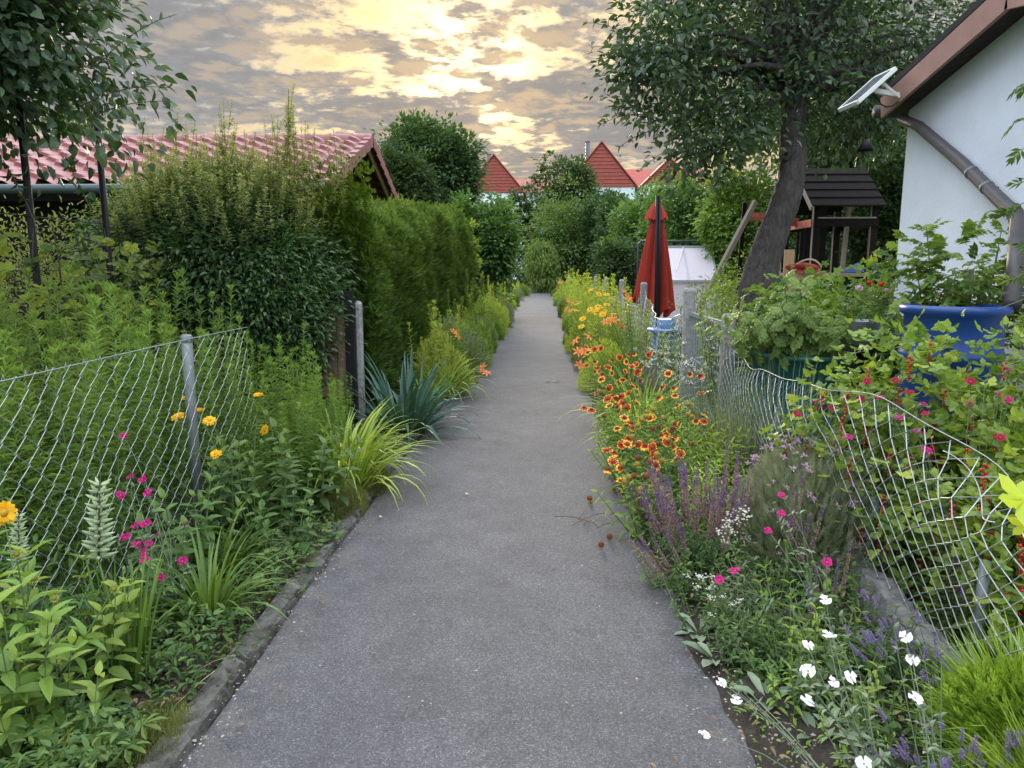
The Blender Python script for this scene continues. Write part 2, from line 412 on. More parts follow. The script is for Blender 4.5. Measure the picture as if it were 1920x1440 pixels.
def asphalt():
    t = mat('asphalt'); tcn = t.new('ShaderNodeTexCoord'); v = tcn.outputs['Object']
    big = t.noise(v, .9, 5, .6); fine = t.noise(v, 120, 3, .7)
    vo = t.new('ShaderNodeTexVoronoi'); vo.inputs['Scale'].default_value = 210; t.l.new(v, vo.inputs['Vector'])
    sv = t.new('ShaderNodeSeparateColor'); t.l.new(vo.outputs['Color'], sv.inputs[0])
    g = t.ramp(sv.outputs[0], [(0, (.024, .024, .026)), (.5, (.068, .069, .073)), (.85, (.118, .120, .127)), (1, (.26, .26, .26))])
    g = t.mix(.45, g, t.ramp(fine, [(.3, (.024, .024, .026)), (.72, (.140, .142, .149))]))
    g = t.mix(1.0, g, t.ramp(big, [(.25, (.68, .68, .70)), (.75, (1.08, 1.07, 1.06))]), 'MULTIPLY')
    mid = t.noise(v, 4.5, 6, .7)
    g = t.mix(1.0, g, t.ramp(mid, [(.28, (.74, .74, .75)), (.70, (1.14, 1.14, 1.13))]), 'MULTIPLY')
    sp = t.new('ShaderNodeSeparateXYZ'); t.l.new(v, sp.inputs[0])
    wob = t.m('MULTIPLY', t.m('SUBTRACT', t.noise(v, 2.2, 7, .7), .5), .9)
    yy = t.m('ADD', sp.outputs[1], wob)
    crack = None
    for Y0, wd in ((3.05, .006), (7.9, .010), (11.8, .022), (17.2, .03), (20.2, .05), (28, .06)):
        d = t.m('ABSOLUTE', t.m('SUBTRACT', yy, Y0)); c = t.m('LESS_THAN', d, wd)
        crack = c if crack is None else t.m('MAXIMUM', crack, c)
    hide = t.step(t.noise(v, 1.3, 3), .42, .56)
    g = t.mix(t.m('MULTIPLY', t.m('MULTIPLY', crack, hide), .7), g, (.035, .034, .034))
    cv = t.new('ShaderNodeTexVoronoi', feature='DISTANCE_TO_EDGE'); cv.inputs['Scale'].default_value = 1.1
    wv = t.new('ShaderNodeVectorMath', operation='ADD'); t.l.new(v, wv.inputs[0]); nz = t.new('ShaderNodeVectorMath', operation='SCALE'); t.l.new(t.noise(v, 3.0, 6, .7, out=1), nz.inputs[0]); nz.inputs['Scale'].default_value = .55; t.l.new(nz.outputs[0], wv.inputs[1]); t.l.new(wv.outputs[0], cv.inputs['Vector'])
    hair = t.m('MULTIPLY', t.m('LESS_THAN', cv.outputs['Distance'], .0035), t.step(t.noise(v, .8, 4), .50, .60))
    g = t.mix(t.m('MULTIPLY', hair, .75), g, (.022, .021, .021))
    # worn dusty margins of the path and light patches
    edge = t.step(t.m('ABSOLUTE', t.m('ADD', sp.outputs[0], .22)), .62, .98)
    dust = t.m('MULTIPLY', edge, t.step(t.noise(v, 7, 5, .7), .42, .66))
    g = t.mix(t.m('MULTIPLY', dust, .35), g, (.16, .145, .115))
    t.l.new(g, t.bsdf.inputs['Base Color']); t.bsdf.inputs['Roughness'].default_value = .85
    bn = t.new('ShaderNodeBump'); bn.inputs['Strength'].default_value = .55; bn.inputs['Distance'].default_value = .006
    t.l.new(t.m('ADD', t.m('MULTIPLY', sv.outputs[0], .6), fine), bn.inputs['Height']); t.l.new(bn.outputs[0], t.bsdf.inputs['Normal'])
asphalt()
def soil():
    t = mat('soil'); v = t.new('ShaderNodeTexCoord').outputs['Object']
    g = t.ramp(t.noise(v, 22, 8, .75), [(.3, (.018, .014, .010)), (.55, (.050, .038, .026)), (.75, (.11, .09, .065))])
    t.l.new(g, t.bsdf.inputs['Base Color']); t.bsdf.inputs['Roughness'].default_value = .95
    bn = t.new('ShaderNodeBump'); bn.inputs['Distance'].default_value = .03; t.l.new(t.noise(v, 30, 7, .75), bn.inputs['Height']); t.l.new(bn.outputs[0], t.bsdf.inputs['Normal'])
    t = mat('lawn'); v = t.new('ShaderNodeTexCoord').outputs['Object']
    g = t.ramp(t.noise(v, 3, 8, .75), [(.3, (.030, .055, .015)), (.6, (.06, .10, .025)), (.8, (.09, .12, .035))])
    t.l.new(g, t.bsdf.inputs['Base Color']); t.bsdf.inputs['Roughness'].default_value = .95
soil()
# ---------------------------------------------------------------- leaf templates
def strip(rows, fold=.12, droop=.15):
    """rows (t, half width); a width of 0 is a single point"""
    V = []; ids = []
    for t, h in rows:
        z = -droop * t * t
        if h <= 0: V.append((0, t, z)); ids.append((len(V) - 1,))
        else:
            V += [(-h, t, z + fold * h), (0, t, z), (h, t, z + fold * h)]; n = len(V); ids.append((n - 3, n - 2, n - 1))
    T = []; Q = []
    for a, b in zip(ids[:-1], ids[1:]):
        if len(a) == 1 and len(b) == 3: T += [(a[0], b[1], b[0]), (a[0], b[2], b[1])]
        elif len(a) == 3 and len(b) == 1: T += [(a[0], a[1], b[0]), (a[1], a[2], b[0])]
        else: Q += [(a[0], a[1], b[1], b[0]), (a[1], a[2], b[2], b[1])]
    return np.array(V, float), [np.array(x) for x in (T, Q) if x]
LANCE = strip([(0, 0), (.35, .5), (1, 0)], .25, .22)
LANCE3 = strip([(0, 0), (.22, .42), (.55, .46), (1, 0)], .25, .30)
OVATE = strip([(0, 0), (.12, .30), (.38, .5), (.70, .34), (1, 0)], .22, .22)
OBOV = strip([(0, .06), (.35, .26), (.70, .5), (.92, .32), (1, 0)], .2, .3)
PETAL = strip([(0, .12), (.5, .42), (.85, .46), (1, .15)], .1, .12)
PETIN = strip([(0, .2), (.55, .44)], .1, .12)
PETOUT = (lambda: strip([(.55, .44), (.85, .48), (1, .2)], .1, .12))()
LILYP = strip([(0, .12), (.4, .42), (.75, .42), (1, 0)], .2, .55)
QUAD = (np.array([(0, 0, 0), (.5, .45, .05), (0, 1, -.1), (-.5, .45, .05)]), [np.array([(0, 1, 2, 3)])])
def merge_tpl(parts):
    V = []; T = []; Q = []; n = 0
    for (tv, tf), ang, org, sc, wd in parts:
        c, s_ = math.cos(ang), math.sin(ang)
        p = tv.copy(); x = p[:, 0] * wd; y = p[:, 1] * sc
        V.append(np.stack([org[0] + x * c + y * s_, org[1] - x * s_ + y * c, org[2] + p[:, 2] * sc], 1))
        for f in tf: (T if f.shape[1] == 3 else Q).append(f + n)
        n += len(tv)
    return np.concatenate(V), [np.concatenate(x) for x in (T, Q) if x]
# leaf made of leaflets (tomato, potato), width and length both scaled by L when W == L
COMPOUND = merge_tpl([(LANCE3, 0, (0, .62, -.08), .42, .34)] + [(LANCE3, s_ * R(62), (0, y, -.08 * y), q * 1.1, q * .85) for y, q in ((.25, .26), (.45, .32), (.62, .30)) for s_ in (-1, 1)]
                     + [(strip([(0, .012), (1, .008)], 0, .05), 0, (0, 0, 0), .64, 1)])
LUPINE = merge_tpl([(OBOV, R(a), (0, 0, 0), q, .24) for a, q in ((0, 1), (42, .95), (-42, .95), (85, .85), (-85, .85), (130, .7), (-130, .7))])
def lobed(n=5, depth=.35, teeth=True, cup=.1):
    pts = []
    K = n * 6
    for i in range(K + 1):
        a = -R(150) + R(300) * i / K
        ph = (i / K * n) % 1
        r = 1 - depth * abs(2 * ph - 1) ** 1.3
        r *= (1 - .35 * (abs(a) / R(150)) ** 2)
        if teeth: r *= 1 + .05 * (1 if i % 2 else -1)
        pts.append((r * math.sin(a) * .62, .38 + r * math.cos(a) * .62, cup * r * r - .12 * abs(math.sin(a * n / 2))))
    V = [(0, .38, 0)] + pts
    T = [(0, i + 1, i + 2) for i in range(K)]
    V += [(-.012, 0, -.02), (.012, 0, -.02)]; m = len(V); T.append((m - 2, m - 1, 0))
    T = [(a, c, b) for a, b, c in T]
    return np.array(V, float), [np.array(T)]
LOBED = lobed(5, .30); LOBED3 = lobed(3, .42); MAPLE = lobed(5, .60, True, .02)
SPRAY = merge_tpl([(QUAD, R(a), (0, y, 0), q, .16) for a, y, q in ((0, .3, .7), (28, .1, .65), (-28, .1, .65), (50, 0, .45), (-50, 0, .45), (20, .45, .4), (-20, .45, .4))])
NEEDLES = merge_tpl([(QUAD, R(a), (0, y, 0), .38, .05) for y in (0, .18, .36, .54, .66) for a in (32, -32)] + [(QUAD, 0, (0, 0, 0), 1, .05)])

def U(n, a=0.0, b=1.0): return a + (b - a) * rng.random(n)
def unit(v): return v / (np.linalg.norm(v, axis=-1, keepdims=True) + 1e-9)
def randdir(n): return unit(rng.normal(size=(n, 3)))

def blades(mb, base, az, el0, length, width, bend, mat, seg=7, v=None, fold=.25, power=1.4):
    """arching strap leaves: arrays of base (n,3), azimuth, start elevation, length, width, bend (radians in all)"""
    base = np.asarray(base, float).reshape(-1, 3); n = len(base)
    az, el0, length, width, bend = [np.broadcast_to(np.asarray(q, float), (n,)) for q in (az, el0, length, width, bend)]
    h = np.stack([np.cos(az), np.sin(az), np.zeros(n)], 1); side = np.stack([-np.sin(az), np.cos(az), np.zeros(n)], 1)
    p = base.copy(); rows = []
    for i in range(seg + 1):
        t = i / seg; e = el0 - bend * t ** power
        wd = width * (1 - t ** 3) * (.65 + .35 * min(1, t * 4)) / 2 if i < seg else width * .03
        up = np.stack([-np.cos(az) * np.sin(e), -np.sin(az) * np.sin(e), np.cos(e)], 1)
        for sx in (-1, 0, 1): rows.append(p + side * (wd * sx)[:, None] + up * (abs(sx) * wd * fold)[:, None])
        p = p + (h * np.cos(e)[:, None] + np.array([0, 0, 1.0]) * np.sin(e)[:, None]) * (length / seg)[:, None]
    V = np.stack(rows, 1); m = V.shape[1]
    q = []
    for i in range(seg):
        for j in (0, 1): q.append((i * 3 + j, i * 3 + j + 1, i * 3 + j + 4, i * 3 + j + 3))
    q = np.array(q); Fc = (q[None] + (np.arange(n) * m)[:, None, None]).reshape(-1, 4)
    if v is None: v = rng.random(n)
    mb.raw(V.reshape(-1, 3), Fc, mat, np.repeat(np.broadcast_to(v, (n,)), m))

def curve(p0, p1, bow=(0, 0, 0), n=6):
    p0 = np.array(p0, float); p1 = np.array(p1, float); b = np.array(bow, float)
    t = np.linspace(0, 1, n)[:, None]
    return p0 * (1 - t) + p1 * t + b * (4 * t * (1 - t))

def leafy_stem(mb, pts, n, L, W, tplt, lmat, r=.003, smat='stem_green', t0=.1, t1=1.0, el=(.2, 1.1), grow=(1.0, .5), whorl=None, sides=4, lv=None):
    """stem through pts with n leaves; el: leaf rise from the stem's side at bottom / top"""
    pts = np.asarray([tuple(p) for p in pts], float)
    mb.tube(pts, np.linspace(r, r * .45, len(pts)), smat, sides, rng.random())
    k = len(pts) - 1
    t = np.sort(U(n, t0, t1)) if whorl is None else np.repeat(np.linspace(t0, t1, max(1, n // whorl)), whorl)
    n = len(t); q = t * k; i = np.minimum(q.astype(int), k - 1); f = (q - i)[:, None]
    P = pts[i] * (1 - f) + pts[i + 1] * f; T = unit(pts[i + 1] - pts[i])
    a = np.arange(n) * 2.4 + U(n, -.3, .3) if whorl is None else np.arange(n) * (2 * math.pi / whorl) + np.repeat(np.arange(n // whorl) * 1.57, whorl)[:n] + U(n, -.2, .2)
    ref = unit(np.cross(T, np.array([.31, .2, .07]))); b = np.cross(T, ref)
    side = ref * np.cos(a)[:, None] + b * np.sin(a)[:, None]
    e = (el[0] + (el[1] - el[0]) * t ** 2 + U(n, -.2, .2))[:, None]
    D = side * np.cos(e) + T * np.sin(e) ; D[:, 2] += U(n, -.1, .1)
    N = T * np.cos(e) - side * np.sin(e) + randdir(n) * .15
    g = grow[0] + (grow[1] - grow[0]) * t
    vv = np.clip(.35 + .5 * t ** 2 + U(n, -.3, .3), 0, 1) if lv is None else lv
    mb.tpl(tplt, P, D, N, L * g * U(n, .75, 1.2), W * g * U(n, .8, 1.15), lmat, vv)

class Blob:
    """uneven ellipsoid: centre c, radii r, outline roughness k"""
    def __init__(s, c, r, k=.18):
        s.c = np.array(tuple(c), float); s.r = np.broadcast_to(np.array(r, float), (3,)).copy(); s.k = k
        s.w = unit(rng.normal(size=(7, 3))) * U(7, 2, 6)[:, None]; s.ph = U(7, 0, 6.3)
    def rad(s, d): return 1 + s.k * np.sin(d @ s.w.T + s.ph).sum(1) / 2.0
    def pts(s, n, inner=.55):
        d = randdir(n); u = (inner ** 3 + (1 - inner ** 3) * rng.random(n)) ** (1 / 3)
        return s.c + d * s.r * (s.rad(d) * u)[:, None], d, u

def crown(mb, blobs, n_clump, per, cr, L, W, tplt, lmat, inner=.55, droop=.25, flat_=.7, out=.8, vshift=0.0, lv=None):
    """foliage as leaf clumps spread through the volume of the blobs"""
    vol = np.array([b.r.prod() ** (2 / 3) for b in blobs]); cnt = np.maximum(1, (n_clump * vol / vol.sum()).astype(int))
    allc = []
    for b, c in zip(blobs, cnt):
        P, d, u = b.pts(c, inner)
        allc.append(P)
        m = per; n = c * m
        off = rng.normal(size=(n, 3)) * cr * np.array([1, 1, flat_]) * np.repeat(U(c, .6, 1.3), m)[:, None]
        PP = np.repeat(P, m, 0) + off
        D = unit(unit(off) * .8 + np.repeat(d, m, 0) * out + randdir(n) * .5 + np.array([0, 0, -droop]))
        N = unit(np.array([0, 0, 1.0]) + randdir(n) * .7 + np.repeat(d, m, 0) * .5)
        cv = np.repeat(U(c, -.22, .22), m)
        v = np.clip(.45 + cv + U(n, -.3, .3) + vshift, 0, 1) if lv is None else lv
        mb.tpl(tplt, PP, D, N, L * U(n, .65, 1.25), W * U(n, .7, 1.2), lmat, v)
    return np.concatenate(allc)

def limbs(mb, start, targets, r0, r1, mat, n=6, wob=.15):
    for q in targets:
        s0 = np.array(tuple(start), float); q = np.array(q, float); d = np.linalg.norm(q - s0)
        pts = curve(s0, q, (U(1, -wob, wob)[0] * d, U(1, -wob, wob)[0] * d, .12 * d), n)
        mb.tube(pts, np.linspace(r0, r1, n), mat, 5, rng.random(), cap=False)

def sprig(mb, p0, d, length, n, L, W, tplt, lmat, r=.004, smat='stem_brown', bend=-.15):
    d = unit(np.array(tuple(d), float)); p0 = np.array(tuple(p0), float)
    p1 = p0 + d * length; pts = curve(p0, p1, (0, 0, bend * -length * .5), 6)
    leafy_stem(mb, pts, n, L, W, tplt, lmat, r, smat, .08, 1.0, (.35, .9), (1, .7))

# ---------------------------------------------------------------- flower meshes (each faces +Z, stalk joint at the origin)
def ring(mb, n, L, W, el, mat, tplt=PETAL, z=0.0, r0=.15, jit=.1, twist=0.0):
    a = np.arange(n) * 2 * math.pi / n + U(n, -jit, jit) + twist
    e = el + U(n, -jit, jit)
    D = np.stack([np.cos(a) * np.cos(e), np.sin(a) * np.cos(e), np.sin(e)], 1)
    N = np.stack([-np.cos(a) * np.sin(e), -np.sin(a) * np.sin(e), np.cos(e)], 1)
    P = np.stack([np.cos(a), np.sin(a), np.zeros(n)], 1) * (r0 * L) + np.array([0, 0, z])
    mb.tpl(tplt, P, D, N, L * U(n, .88, 1.08), W, mat)
def ball(mb, r, mat, c=(0, 0, 0), squash=1.0, v=.5, sides=8, rings=5):
    prof = [(r * math.sin(math.pi * i / rings) + 1e-5, -r * squash * math.cos(math.pi * i / rings)) for i in range(rings + 1)]
    mb.lathe(prof, mat, sides, c, v)
def daisy(name, n, L, W, el, pm, cm, cr, layers=1, csq=.7):
    mb = MB()
    for k in range(layers): ring(mb, n, L * (1 - .18 * k), W, el + .25 * k, pm, twist=k * .3, z=.002 * k)
    ball(mb, cr, cm, (0, 0, cr * .3), csq)
    mb.tpl(LANCE, np.zeros((6, 3)), [(math.cos(a), math.sin(a), -.2) for a in np.arange(6)], (0, 0, 1), L * .4, L * .14, 'stem_green')
    return mb.mesh(name)
PI_A, PO_A = PETIN, PETOUT
PI_B = strip([(0, .2), (.8, .46)], .1, .12); PO_B = strip([(.8, .46), (.93, .40), (1, .2)], .1, .12)
def gaillardia(name, L, el, PETIN=PI_A, PETOUT=PO_A):
    mb = MB(); n = 11
    st = rng.bit_generator.state
    ring(mb, n, L, L * .43, el, 'pt_red', PETIN, jit=.16)
    rng.bit_generator.state = st
    ring(mb, n, L, L * .43, el, 'pt_yrim', PETOUT, jit=.16)
    ball(mb, L * .42, 'cone_brown', (0, 0, L * .12), .7)
    return mb.mesh(name)
FL = {}
for i in range(3): FL['heli%d' % i] = daisy('flower', 15, .026, .010, .12 + .22 * i, 'pt_yellow', 'cone_gold', .010, 2)
for i in range(2): FL['core%d' % i] = daisy('flower', 10, .030, .014, .05 + .3 * i, 'pt_yellow', 'cone_gold', .009)
for i in range(6): FL['gail%d' % i] = gaillardia('flower', .028, (.45, -.05, -.75, .3, -.2, -.5)[i], *((PI_A, PO_A) if i < 3 else (PI_B, PO_B)))
for i, (a, b) in enumerate((('cone_olive', 'cone_gold'), ('cone_brown', 'cone_olive'))):
    mb = MB(); ball(mb, .0145, a, (0, 0, .012), .95, sides=12, rings=8)
    P = randdir(60); mb.tpl(QUAD, P * .013 + (0, 0, .012), P, randdir(60), .006, .003, b)
    mb.tpl(LANCE, np.zeros((8, 3)), [(math.cos(a_), math.sin(a_), -.5) for a_ in np.arange(8) * .8], (0, 0, 1), .012, .004, 'stem_green')
    FL['seed%d' % i] = mb.mesh('seed_head')
mb = MB(); ring(mb, 6, .062, .030, .55, 'pt_orange', LILYP, r0=.1)
mb.tube([(0, 0, -.03), (0, 0, .015)], [.003, .007], 'pt_orange', 5)
for k in range(5):
    a = k * 1.25; mb.tube(curve((0, 0, .01), (.02 * math.cos(a), .02 * math.sin(a), .055), (0, 0, 0), 3), .0008, 'pt_yrim', 3)
FL['lily'] = mb.mesh('flower')
mb = MB()
for k in range(3): mb.tube([(0, 0, 0), (.005 * (k - 1), .006 * (k % 2), .03), (.012 * (k - 1), .01 * (k % 2), .055)], [.003, .006, .002], 'pt_orange', 5)
FL['lilybud'] = mb.mesh('flower_bud')
for nm, pm in (('mag', 'pt_magenta'), ('white', 'pt_white'), ('crim', 'pt_crimson')):
    mb = MB(); ring(mb, 5, .017, .0185, .25, pm, strip([(0, .15), (.5, .40), (.85, .55), (1, .42)], -.1, .1), jit=.28)
    ring(mb, 5, .010, .006, .9, pm, LANCE, r0=.3)
    mb.tube([(0, 0, -.02), (0, 0, -.009), (0, 0, .0)], [.0025, .006, .003], 'lf_silver', 6, .6)
    FL['lych_' + nm] = mb.mesh('flower')
mb = MB(); mb.tube([(0, 0, 0), (0, 0, .006), (0, 0, .016), (0, 0, .024)], [.002, .006, .0045, .001], 'lf_silver', 6, .6)
FL['lych_bud'] = mb.mesh('flower_bud')
# small white heads: a cluster of little daisies
mb = MB()
for k in range(11):
    a, r_ = U(1, 0, 6.28)[0], U(1, 0, .03)[0]; c = np.array((r_ * math.cos(a), r_ * math.sin(a), U(1, 0, .02)[0]))
    mb.tube([(0, 0, -.04), tuple(c)], .0006, 'stem_green', 3)
    q = MB(); n = 7; an = np.arange(n) * 2 * math.pi / n
    D = np.stack([np.cos(an), np.sin(an), np.full(n, .2)], 1)
    mb.tpl(QUAD, np.tile(c, (n, 1)), D, (0, 0, 1), .0055, .0045, 'pt_white'); ball(mb, .002, 'cone_gold', tuple(c + (0, 0, .001)), sides=5, rings=3)
FL['yarrow'] = mb.mesh('flower_cluster')
# ragged pink flowers of the feathery bush
mb = MB(); ring(mb, 7, .017, .006, .5, 'pt_pink', LANCE, r0=.1, jit=.4); mb.tube([(0, 0, -.012), (0, 0, .004)], [.002, .004], 'stem_green', 5)
FL['pink'] = mb.mesh('flower')
def spike(name, h, n, r, mats, taper=.4, fresh=.25):
    """a flower spike: whorls of small florets round a stem, fresh ones at the tip"""
    mb = MB(); mb.tube([(0, 0, 0), (h * .02, 0, h * .5), (0, h * .02, h)], [.0018, .0015, .0008], 'stem_green', 4)
    t = np.sort(U(n, .12, 1)); a = U(n, 0, 6.28); rr = r * (1 - (1 - taper) * t)
    P = np.stack([np.cos(a) * rr * .3, np.sin(a) * rr * .3, t * h], 1); D = np.stack([np.cos(a), np.sin(a), U(n, .2, 1.1)], 1)
    top = rng.random(n) < np.where(t > 1 - fresh, .80, .05)
    for m_, k in ((mats[0], top), (mats[1], ~top)):
        mb.tpl(QUAD, P[k], D[k], randdir(k.sum()), rr[k] * U(k.sum(), .8, 1.3), rr[k] * .55, m_)
    return mb.mesh(name)
for i in range(3): FL['salvia%d' % i] = spike('flower_spike', .34 - .05 * i, 330, .0145, ('pt_purple', 'pt_spent'), .45, (.2, .35, .6)[i])
for i in range(2): FL['lav%d' % i] = spike('flower_spike', .055, 90, .0085, ('pt_lav', 'pt_lav'), .6, .5)
mb = MB(); h = .30
mb.tube([(0, 0, 0), (0, .01, h)], [.005, .003], 'stem_brown', 6)
t = np.linspace(.10, .97, 11)
for k, tt in enumerate(t):
    for j in range(5):
        a = j * 1.257 + k * .7 + random.uniform(-.2, .2); l_ = .050 * (1 - .5 * tt)
        c = np.array((0, .01 * tt, tt * h)); d = np.array((math.cos(a), math.sin(a), .22))
        mb.tube([c + d * .004, c + d * .012, c + d * (.012 + l_ * .5) + (0, 0, .002), c + d * (.012 + l_) + (0, 0, .008)], [.0015, .0085 * (1 - .35 * tt), .0078 * (1 - .35 * tt), .0012], 'pod_green', 6, rng.random())
FL['lupin'] = mb.mesh('seed_pod_spike')
mb = MB()
for k in range(11):
    z = -.008 * k; a = k * 2.4; rr = .0075 * (1 - k / 16)
    mb.tube([(0, 0, z + .004), (rr * math.cos(a), rr * math.sin(a), z)], .0005, 'stem_green', 3)
    ball(mb, .0056 - .00015 * k, 'berry_red', (rr * math.cos(a), rr * math.sin(a), z - .003), v=rng.random(), sides=7, rings=5)
FL['berries'] = mb.mesh('berry_cluster')

def put_flower(key, parent, pos, face=None, s=1.0, name=None):
    me = FL[key]
    f = Vector(face) if face is not None else Vector((random.uniform(-.5, .5), random.uniform(-.9, .1), 1))
    q = f.to_track_quat('Z', 'Y').to_euler()
    q2 = (f.to_track_quat('Z', 'Y') @ Matrix.Rotation(random.uniform(0, 6.28), 3, 'Z').to_quaternion()).to_euler()
    return place(me, name or me.name.split('.')[0], parent, pos, q2, s)

# ---------------------------------------------------------------- plant kinds: each call gives a list of (part name, mesh)
def goldenrod(h, stems, spread, lm='lf_goldenrod', L=.085, W=.012, per=120, tplt=LANCE):
    mb = MB()
    for k in range(stems):
        a, r_ = U(1, 0, 6.28)[0], spread * math.sqrt(rng.random()); x, y = r_ * math.cos(a), r_ * math.sin(a)
        hh = h * U(1, .72, 1.05)[0]; lx, ly = U(2, -.09, .09) * h
        leafy_stem(mb, curve((x, y, 0), (x + lx + x * .3, y + ly + y * .3, hh), (0, 0, 0), 5), int(per * hh / h), L, W, tplt, lm, .0035, t0=.12, el=(-.15, 1.15), grow=(1.15, .62))
        # the tuft of young leaves at the tip
        n = 16; tip = np.array((x + lx + x * .3, y + ly + y * .3, hh)); d = randdir(n) * .55 + (0, 0, 1)
        mb.tpl(tplt, tip + (0, 0, -.02) + randdir(n) * .006, d, randdir(n), L * .55, W * .8, lm, U(n, .7, 1))
    return mb.mesh('foliage')
def strapclump(n, length, width, lm, spread=.06, el=(.9, 1.5), bend=(1.2, 2.2), power=1.4):
    mb = MB(); a = U(n, 0, 6.28); r_ = spread * np.sqrt(U(n))
    e = U(n, *el)
    blades(mb, np.stack([r_ * np.cos(a), r_ * np.sin(a), np.zeros(n)], 1), a + U(n, -.5, .5), e, length * U(n, .6, 1.1), width * U(n, .75, 1.1), U(n, *bend) * (1.7 - e / 1.5), lm, 8, power=power)
    return mb.mesh('leaves')
def broadplant(h, stems, spread, L, W, lm, pairs=14, tplt=OVATE, el=(-.1, .8), lean=.15):
    mb = MB()
    for k in range(stems):
        a, r_ = U(1, 0, 6.28)[0], spread * math.sqrt(rng.random()); x, y = r_ * math.cos(a), r_ * math.sin(a)
        hh = h * U(1, .65, 1.05)[0]
        leafy_stem(mb, curve((x, y, 0), (x * 1.8 + U(1, -lean, lean)[0] * h, y * 1.8 + U(1, -lean, lean)[0] * h, hh), (0, 0, 0), 5), pairs * 2, L, W, tplt, lm, .004, whorl=2, t0=.1, el=el, grow=(1.1, .55))
    return mb.mesh('foliage')
def rosette(n, L, W, lm, tplt=OBOV, el=(.1, 1.2)):
    mb = MB(); a = U(n, 0, 6.28); e = U(n, *el)
    D = np.stack([np.cos(a) * np.cos(e), np.sin(a) * np.cos(e), np.sin(e)], 1)
    mb.tpl(tplt, D * .01, D, np.stack([-np.cos(a) * np.sin(e), -np.sin(a) * np.sin(e), np.cos(e)], 1), L * U(n, .6, 1.1), W * U(n, .7, 1.1), lm)
    return mb.mesh('leaves')
def cushion(r, h, n, L, W, lm, tplt=NEEDLES, up=.5, base=0.0):
    """a rounded mass of fine shoots"""
    mb = MB(); d = randdir(n); d[:, 2] = np.abs(d[:, 2])
    b = Blob((0, 0, 0), 1.0, .14); u = U(n, .25, 1) ** .5
    P = d * np.array([r, r, h]) * (b.rad(d) * u)[:, None] + (0, 0, base)
    D = unit(d + (0, 0, up) + randdir(n) * .35)
    mb.tpl(tplt, P - D * L * .5, D, randdir(n), L * U(n, .7, 1.3), W * U(n, .7, 1.3), lm, np.clip(.2 + .5 * u + U(n, -.25, .3), 0, 1))
    return mb.mesh('foliage')
# ================================================================ SETTING
XL, XR = -1.17, .72            # path edges
def path_sheet():
    mb = MB(); ny, nx = 1400, 13
    Y = -4 + 60 * np.linspace(0, 1, ny) ** 1.7
    V = []
    for y in Y:
        e0 = XL + .012 * math.sin(y * 3.1) ; e1 = XR - .10 * min(1, max(0, (y - 2.3) / 1.6)) + .015 * math.sin(y * 1.9 + 1) + .010 * math.sin(y * 7.3) + .008 * math.sin(y * 17.0) + .005 * math.sin(y * 41.0)
        x = np.linspace(e0, e1, nx)
        V.append(np.stack([x, np.full(nx, y), .006 * np.sin(x * 2.2 + y * .9) + .004 * np.sin(y * 2.1 - x * 3) + .018 - .012 * ((x + .22) / .95) ** 2], 1))
    mb.grid(np.concatenate(V)[:, [0, 1, 2]], ny, nx, 'asphalt')
    o = mb.build('path'); struct(o)
path_sheet()
mb = MB()
gx = np.concatenate([[-900, -300, -100, -40], np.linspace(-12, 12, 25), [40, 100, 300, 900]])
gy = np.concatenate([[-200, -60, -20], np.linspace(-4, 60, 65), [90, 150, 300, 900]])
V = np.array([(x, y, -.03) for x in gx for y in gy]); mb.grid(V, len(gx), len(gy), 'lawn')
struct(mb.build('ground'))
def bed(x0, x1, name):
    mb = MB(); nx, ny = 16, 420
    X, Y = np.meshgrid(np.linspace(x0, x1, nx), np.linspace(-3, 57, ny) , indexing='ij')
    n = .018 * np.sin(X * 9 + Y * 5) + .014 * np.sin(Y * 11 - X * 17) + .010 * np.sin(X * 31 + Y * 23) + .012 * rng.normal(size=X.shape)
    u = (X - x0) / (x1 - x0); edge = np.minimum(1, np.minimum(u, 1 - u) * 6)
    Z = -.012 + (.03 + n) * edge
    mb.grid(np.stack([X, Y, Z], 2).reshape(-1, 3), nx, ny, 'soil'); struct(mb.build(name))
bed(-2.25, XL + .01, 'soil_strip')
bed(XR - .12, 1.60, 'soil_strip')
# kerb of weathered concrete along the left edge of the path
def kerb():
    mb = MB(); y = -3.0
    while y < 26:
        L_ = U(1, .85, 1.05)[0]; k = 26; off = U(1, -.008, .008)[0]; dz = U(1, -.008, .008)[0]
        ys = np.linspace(y, y + L_ - .012, k)
        prof = [(-.115, -.04), (-.112, .020), (-.10, .043), (-.06, .050), (-.02, .047), (-.004, .032), (0, -.03)]
        V = []
        for px_, pz in prof:
            nse = .008 * rng.normal(size=k) + .010 * np.sin(ys * 9 + px_ * 40)
            V.append(np.stack([XL + off + px_ + nse * .7 - .004, ys, pz + dz + nse * (1 if pz > 0 else 0)], 1))
        mb.grid(np.concatenate(V), len(prof), k, 'concrete_dark', smooth=False)
        for e in (0, k - 1):
            mb.poly([V[i][e] for i in range(len(prof))], 'concrete_dark')
        y += L_
    struct(mb.build('kerb'))
kerb()
